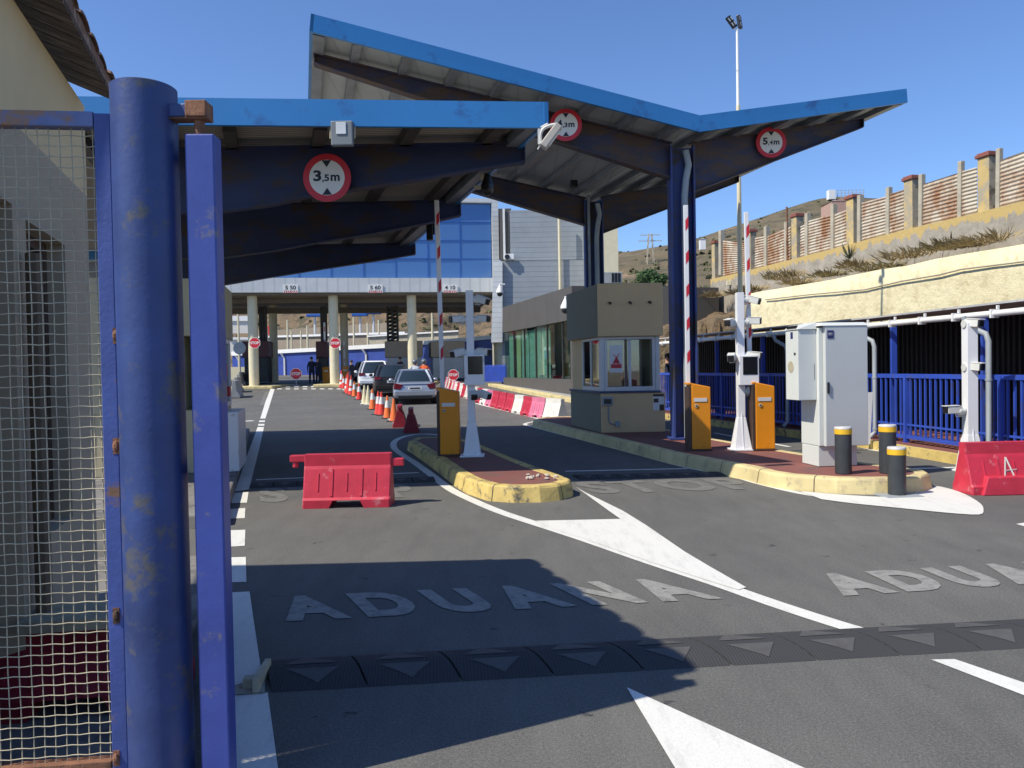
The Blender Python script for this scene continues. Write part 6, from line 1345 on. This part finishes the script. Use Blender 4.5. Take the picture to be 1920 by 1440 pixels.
# round mirror sign and jersey barriers at left
p = P(449, 653, 49); t = thing('traffic_mirror', 'round grey backed traffic mirror beside the leftmost far column', 'mirror', p); mb = MB(); mb.tube([(0, 0, 0), (0, .05, 0)], .40, 20); mb.build('disc', M['pvc'], t); mb = MB(); mb.tube([(0, .07, -2.4), (0, .07, .3)], .035, 8); mb.build('pole', M['pvc'], t)
def jersey(x, y, s, lab):
    p = G(x, y); prof = [(-.3, 0), (-.3, .12), (-.14, .35), (-.09, .85), (.09, .85), (.14, .35), (.3, .12), (.3, 0)]; mb = MB()
    mb.loft([[Vector((u*.9, k, z)) for u, z in prof] for k in (-1.0, 1.0)]); o = mb.build('concrete_barrier', M['concrete'], bevel=.02); o.location = (p.x, p.y, gz(p.y)); o.rotation_euler = (0, 0, .25); tag(o, lab, 'traffic barrier', 'concrete barriers at the far left kerb')
for i, (x, y) in enumerate(((443, 745), (446, 735), (450, 727), (454, 721))): jersey(x, y, 1, 'grey concrete barrier by the far left kerb, %s from the front' % ordn[i])
# ================================================================ VEHICLES
def car(name, lab, cat, loc, rz, paint, kind='sedan', W=1.74, L=4.5, H=1.43):
    """heading +y, rear at y=0 facing the viewer"""
    t = thing(name, lab, cat, loc, rz); suv = kind != 'sedan'
    # stations: y, half width at sill, half width at shoulder, shoulder z, bottom z
    bl_ = .98 if suv else .90
    st = [(0.0, .70, .72, .55, .34), (.05, .80, .80, bl_-.16, .27), (.13, .84, .84, bl_-.02, .22), (.6, .87, .86, bl_, .20), (1.6, .87, .87, bl_-.01, .18), (3.0, .87, .87, bl_-.06, .18), (3.9, .85, .82, bl_-.18, .20), (4.35, .78, .74, bl_-.30, .24), (4.5, .62, .60, .5, .34)]
    if suv: st[0] = (0.0, .72, .74, .78, .36); st[1] = (.05, .82, .82, bl_-.06, .30)
    k = W/1.74; ky = L/4.5; secs = []
    for y, ws, wt, zs, zb_ in st:
        r = []
        for (u, v) in ((-.96, 0), (-1, .18), (-1, .45), (-1.005, .7), (-.97, .92), (-.85, 1.0), (.85, 1.0), (.97, .92), (1.005, .7), (1, .45), (1, .18), (.96, 0)):
            w_ = ws+(wt-ws)*v; r.append(Vector((u*w_*k, y*ky, zb_+(zs-zb_)*v)))
        secs.append(r)
    mb = MB(); mb.loft(secs); body = mb.build('body', paint, t, smooth=True); body.modifiers.clear(); ss = body.modifiers.new('s', 'SUBSURF'); ss.levels = ss.render_levels = 1
    y0, y1, y2, y3 = ((.62, 1.22, 2.45, 3.25) if not suv else (.10, .50, 2.7, 3.45)); zr = H-.02; zsh = bl_-.03
    def cab(inset_, dz_): # greenhouse sections from the shoulder up to the roof
        s = []
        for f in (0, .35, .7, .92, 1.0):
            w_ = (.80-.22*f**1.4)*k+inset_; z = zsh+(zr-zsh)*f; ya = (y0+(y1-y0)*f**1.15)*ky-inset_; yb_ = (y3-(y3-y2)*f**1.1)*ky+inset_
            if f == 1.0: w_ -= .07; ya += .12; yb_ -= .15
            c = .12; s.append([Vector((x, y, z+dz_)) for x, y in ((-w_+c, ya), (w_-c, ya), (w_, ya+c), (w_, yb_-c), (w_-c, yb_), (-w_+c, yb_), (-w_, yb_-c), (-w_, ya+c))])
        return s
    S_ = cab(0, 0); mb = MB(); mb.loft(S_[:4]); mb.build('windows', M['carglass'], t, smooth=True)
    mb = MB(); mb.loft([[p+Vector((0, 0, .0)) for p in S_[3]], S_[4]]); top = [[Vector((p.x*1.012, p.y, p.z)) for p in S_[3]], [p+Vector((0, 0, .015)) for p in S_[4]]]
    mb = MB(); mb.loft(top); mb.build('roof', paint, t, smooth=True)
    mb = MB()
    for sx in (-1, 1):   # pillars
        def gp_(f, corner):
            i = {0: 0, 1: 2, 2: 3}[corner]; r0, r1 = S_[0], S_[3]; a = r0[{0: 1, 1: 3, 2: 3}[corner]]; 
            return a
        for ia in (1, 3):
            pts = [Vector((abs(s[ia].x)*sx*1.006, s[ia].y-(.0 if ia == 1 else 0), s[ia].z)) for s in S_[:4]]
            for a, b in zip(pts, pts[1:]): mb.bar(a, b, .075, .05, (0, 1, 0) if ia == 1 else (0, 1, 0))
        pts = [Vector((abs(s[2].x)*sx*1.008, (s[2].y*.5+s[3].y*.5), s[2].z)) for s in S_[:4]]
        for a, b in zip(pts, pts[1:]): mb.bar(a, b, .05, .09, (0, 1, 0))
        pts = [Vector((abs(s[2].x)*sx*1.004, s[2].y+.16, s[2].z)) for s in S_[:4]]
        for a, b in zip(pts, pts[1:]): mb.bar(a, b, .03, .12, (0, 1, 0))
    mb.build('pillars', paint, t)
    zl = .74 if not suv else .88
    for sx in (-1, 1):
        mb = MB(); x0, x1 = sx*.52*k, sx*.845*k
        if suv: mb.hexa([(x0, -.02, zl-.06), (x1*.97, .03, zl-.10), (x1*1.0, .22, zl-.08), (x0, .2, zl-.06)], [(x0, .0, zl+.06), (x1*.96, .04, zl+.10), (x1*.98, .24, zl+.10), (x0, .2, zl+.06)])
        else: mb.hexa([(x0*1.12, -.005, zl-.12), (x1*.97, .02, zl-.12), (x1*1.0, .20, zl-.10), (x0, .2, zl-.12)], [(x0*.88, .01, zl+.06), (x1*.92, .04, zl+.13), (x1*.985, .3, zl+.12), (x0, .2, zl+.06)])
        if sx < 0: mb.f = [f[::-1] for f in mb.f]
        mb.build('tail_light', M['lamp_red'], t, bevel=.015)
        mb = MB(); mb.ball((sx*.96*k, 2.95*ky, bl_+.06), (.10, .07, .075), 10, 7); mb.build('mirror', paint, t, smooth='all')
        for y in (.82*ky, 3.55*ky):
            w = thing('wheel', None, None, (sx*.76*k, y, .32)); w.parent = t; mb = MB(); prof = [(.30, -.10), (.32, -.07), (.32, .07), (.30, .10)]
            def ring(r, x): return [Vector((x, r*math.cos(a*math.pi/14), r*math.sin(a*math.pi/14))) for a in range(28)]
            mb.loft([ring(.20, -.10), ring(.30, -.11), ring(.32, -.08), ring(.32, .08), ring(.30, .11), ring(.20, .10)]); mb.build('tyre', M['tyre'], w, smooth=True)
            mb = MB(); mb.loft([ring(.198, -.085), ring(.198, .085)]); [mb.bar((sx*.09, 0, 0), (sx*.09, .19*math.cos(a*1.2566), .19*math.sin(a*1.2566)), .03, .04, (1, 0, 0)) for a in range(5)]; mb.build('rim', M['rim'], w)
    mb = MB(); mb.hexa([(-.80*k, -.035, .36), (.80*k, -.035, .36), (.86*k, .18, .36), (-.86*k, .18, .36)], [(-.80*k, -.045, .56), (.80*k, -.045, .56), (.87*k, .2, .56), (-.87*k, .2, .56)]); mb.build('rear_bumper', paint, t, bevel=.03, seg=3)
    mb = MB(); mb.box((0, .03, .29), (1.35*k, .12, .12)); mb.build('lower_valance', M['black'], t, bevel=.02)
    mb = MB(); zp = .66 if not suv else .72; mb.box((0, -.035, zp), (.54, .015, .12)); pl_ = mb.build('number_plate', M['plate'], t, bevel=.003)
    mb = MB(); mb.box((0, -.046, zp), (.40, .004, .05)); mb.build('plate_print', M['ink'], pl_)
    if not suv: mb = MB(); mb.box((0, .08, bl_+.005), (1.25*k, .08, .025)); mb.build('boot_lip', paint, t, bevel=.01)
    mb = MB(); mb.box((0, (y0+.35*(y1-y0))*ky-.02+.02, H*.96), (.3, .02, .02)); 
    return t
def carplace(x0, x1, y): a, b = G(x0, y), G(x1, y); return (a+b)/2, (b-a).length
p, w = carplace(739, 819, 759); car('silver_car', 'silver sedan waiting last in the queue, seen from behind', 'car', (p.x, p.y, gz(p.y)), math.radians(8.5), M['silver'], 'sedan', 1.74, 4.5, 1.43)
p = G(737, 744); car('dark_car', 'dark maroon hatchback waiting between the silver and the white car', 'car', (p.x, p.y, gz(p.y)), math.radians(11), M['cardark'], 'suv', 1.78, 4.2, 1.55)
p = G(704, 731); car('white_car', 'white SUV standing ahead of the dark hatchback', 'car', (p.x, p.y, gz(p.y)), math.radians(12), M['carwhite'], 'suv', 1.88, 4.6, 1.66)
p = G(680, 717); car('blue_grey_car', 'small pale blue car barely seen left of the white SUV', 'car', (p.x-.3, p.y+3.0, gz(p.y)), math.radians(12), M['silver'], 'suv', 1.75, 4.2, 1.5)
# ================================================================ PEOPLE
def person(name, lab, loc, rz, pose='stand', top=None, bottom=None, helmet=None, h=1.76, hair=True):
    t = thing(name, lab, 'person', loc, rz); s = h/1.76; V = []; E = []; Rr = []
    def v(x, y, z, r): V.append((x*s, y*s, z*s)); Rr.append(r*s); return len(V)-1
    sit = pose == 'ride'; pz = .80 if sit else .94
    pel = v(0, 0, pz, .165); ab = v(0, .0 if not sit else .03, pz+.2, .155); ch = v(0, .01 if not sit else .08, pz+.40, .175); nk = v(0, .02 if not sit else .12, pz+.56, .06); hd = v(0, .03 if not sit else .15, pz+.65, .085); hd2 = v(0, .02 if not sit else .14, pz+.74, .09)
    E += [(pel, ab), (ab, ch), (ch, nk), (nk, hd), (hd, hd2)]
    for sx in (-1, 1):
        if sit: hp = v(sx*.10, .06, pz-.02, .09); kn = v(sx*.19, .46, pz-.10, .06); an = v(sx*.17, .40, .16, .04); ft = v(sx*.18, .56, .10, .035)
        else: hp = v(sx*.10, 0, pz-.10, .115); kn = v(sx*.12, -.01, .50, .078); an = v(sx*.13, .02, .09, .055); ft = v(sx*.14, .16 if rz == 0 else .16, .04, .035)
        E += [(pel, hp), (hp, kn), (kn, an), (an, ft)]
        sh = v(sx*.18, .01 if not sit else .08, pz+.47, .062); E.append((ch, sh))
        if sit: el = v(sx*.30, .24, pz+.28, .042); wr = v(sx*.27, .48, pz+.22, .028)
        elif pose == 'fold': el = v(sx*.27, -.02, pz+.20, .045); wr = v(sx*.08, .18, pz+.22, .03)
        else: el = v(sx*.255, -.02, pz+.19, .055); wr = v(sx*.255, .06, pz-.06, .036)
        E += [(sh, el), (el, wr)]
        d = Vector((0, .5, -.1)) if sit else (Vector((-sx*.8, .2, .2)) if pose == 'fold' else Vector((0, .15, -1)))
        d.normalize(); w0_ = Vector(V[wr])/s; pm = w0_+d*.06; pi = v(pm.x, pm.y, pm.z, .028); E.append((wr, pi)); sd = Vector((sx, 0, 0)) if pose != 'fold' else Vector((0, 0, 1))
        for f, (o, l) in enumerate(((-.03, .055), (-.01, .07), (.01, .075), (.03, .068), (-.045, .03))):
            a = pm+sd*o*.7+d*.03; b = pm+sd*o+d*(.03+l); c_ = b+Vector((0, .012, 0))+d*.01; fi = v(a.x, a.y, a.z, .010); f2 = v(c_.x, c_.y, c_.z, .008); E += [(pi, fi), (fi, f2)]
    me = bpy.data.meshes.new('body'); me.from_pydata(V, E, []); o = bpy.data.objects.new('body', me); C.objects.link(o); sk = o.modifiers.new('k', 'SKIN'); 
    for i, r in enumerate(Rr): me.skin_vertices[0].data[i].radius = (r, r*.82 if i in (0, 1, 2) else r)
    me.skin_vertices[0].data[0].use_root = True; sb_ = o.modifiers.new('s', 'SUBSURF'); sb_.levels = sb_.render_levels = 1
    bpy.context.view_layer.update(); m2 = bpy.data.meshes.new_from_object(o.evaluated_get(bpy.context.evaluated_depsgraph_get())); bpy.data.objects.remove(o)
    for m_ in (M['skin'], top or M['navycloth'], bottom or M['navycloth'], M['shoe']): m2.materials.append(m_)
    for p_ in m2.polygons:
        z = p_.center.z/s; x = abs(p_.center.x)/s; hand = (p_.center - Vector(V[wr])).length < .06 or (Vector((-p_.center.x, p_.center.y, p_.center.z)) - Vector(V[wr])).length < .0
        hw = min((p_.center-Vector((sx_*abs(V[wr][0]), V[wr][1], V[wr][2]))).length for sx_ in (-1, 1)); beyond = hw < .05 or (pose == 'stand' and z < pz-.06 and x > .225)
        p_.material_index = 0 if (z > pz+.54 or beyond) else (1 if z > pz+.0 or x > .23 else (3 if z < .10 else 2)); p_.use_smooth = True
    b = bpy.data.objects.new('body', m2); C.objects.link(b); b.parent = t
    hx, hy, hz_ = V[hd2]
    mb = MB(); mb.ball((hx, hy+.085*s, hz_-.02*s), (.014, .02, .02), 6, 5)
    for sx in (-1, 1): mb.ball((sx*.088*s, hy, hz_-.02*s), (.012, .02, .03), 6, 5)
    mb.build('nose_and_ears', M['skin'], t, smooth='all'); mb = MB()
    for sx in (-1, 1): mb.ball((sx*.033*s, hy+.082*s, hz_+.01*s), .011, 6, 5)
    mb.box((0, hy+.085*s, hz_-.06*s), (.045, .012, .009)); mb.build('eyes_and_mouth', M['hair'], t)
    if helmet: mb = MB(); mb.ball((0, hy, hz_+.01), (.145, .16, .15), 14, 10); mb.build('helmet', helmet, t, smooth='all')
    elif hair: mb = MB(); mb.ball((0, hy-.012, hz_+.028), (.098*s, .105*s, .092*s), 12, 9); mb.build('hair', M['hair'], t, smooth='all')
    return t
def ppl(x, y, hp, name, lab, rz, Y=51.5, **k): p = P(x, y, Y); return person('person', lab, (p.x, p.y, gz(Y)), rz, h=hp*Y/F, **k)
ppl(585, 716.5, 50, '', 'guard in dark uniform standing with back turned, left of the pair', 0.3, pose='stand'); ppl(596.5, 716.5, 49, '', 'guard in dark uniform with folded arms, right of the pair beside the boom', 2.6, pose='fold')
ppl(660, 724, 48, '', 'person in dark clothes standing by the cones near the white car', 1.0, Y=48, pose='fold')
q = P(765, 690, 50); person('person', 'person in dark clothes standing beyond the white car roof', (q.x+.0, 51, gz(51)), 2.0, top=M['navycloth'], h=1.72); person('person', 'second dark figure just left of the one beyond the white car', (q.x-.7, 51.4, gz(51)), 2.6, h=1.66)
q = G(1247, 772); person('person', 'dark haired person in black behind the blue railing of the walkway', (P(1247, 700, 23.4).x+.1, 23.4, .15), 1.2, top=M['navycloth'], h=1.68)
def scooter(px, Y, rz, lab, lab2, m_top, hm):
    p = P(px, 700, Y); p.z = gz(Y); t = thing('scooter', lab, 'scooter', p, rz)
    for y in (-.55, .65):
        mb = MB(); ring = lambda r, x, y=y: [Vector((x, y+r*math.cos(a*math.pi/10), .25+r*math.sin(a*math.pi/10))) for a in range(20)]; mb.loft([ring(.15, -.05), ring(.25, -.04), ring(.25, .04), ring(.15, .05)]); mb.build('wheel', M['tyre'], t, smooth=True)
    mb = MB(); mb.loft([[Vector((x*w, y, zc+z*hh)) for x, z in ((-1, -1), (-1, .6), (-.6, 1), (.6, 1), (1, .6), (1, -1))] for y, w, zc, hh in ((-.75, .08, .68, .06), (-.55, .15, .62, .16), (-.1, .16, .60, .17), (.1, .14, .35, .08), (.38, .15, .32, .06), (.5, .17, .6, .36), (.62, .10, .75, .22))]); mb.build('body', M['cardark'], t, bevel=.02)
    mb = MB(); mb.box((0, -.3, .80), (.24, .62, .07)); mb.build('seat', M['black'], t, bevel=.03); mb = MB(); mb.tube([(-.3, .42, 1.0), (0, .5, .98), (.3, .42, 1.0)], .015, 6); mb.tube([(0, .66, .3), (0, .5, .98)], .025, 6)
    for sx in (-1, 1): mb.tube([(sx*.22, .44, 1.0), (sx*.28, .44, 1.14)], .008, 5); mb.ball((sx*.28, .44, 1.18), (.06, .02, .045), 8, 6)
    mb.build('handlebar', M['chrome'], t); mb = MB(); mb.box((0, -.74, .62), (.14, .05, .07)); mb.build('tail_light', M['lamp_red'], t, bevel=.01)
    R = Matrix.Rotation(rz, 3, 'Z') @ Vector((0, -.22, 0)); person('person', lab2, (p.x+R.x, p.y+R.y, p.z+.03), rz, pose='ride', top=m_top, bottom=M['jeans'], helmet=hm)
scooter(778, 40.5, .2, 'scooter waiting right of the silver car, nearer its roof', 'helmeted rider in a pale shirt, left of the two scooter riders', M['shirt_w'], M['helmet'])
scooter(795, 41.5, .2, 'scooter waiting at the right of the pair beside the striped boom', 'helmeted rider with an orange vest, right of the two scooter riders', M['shirt_o'], M['helmet'])
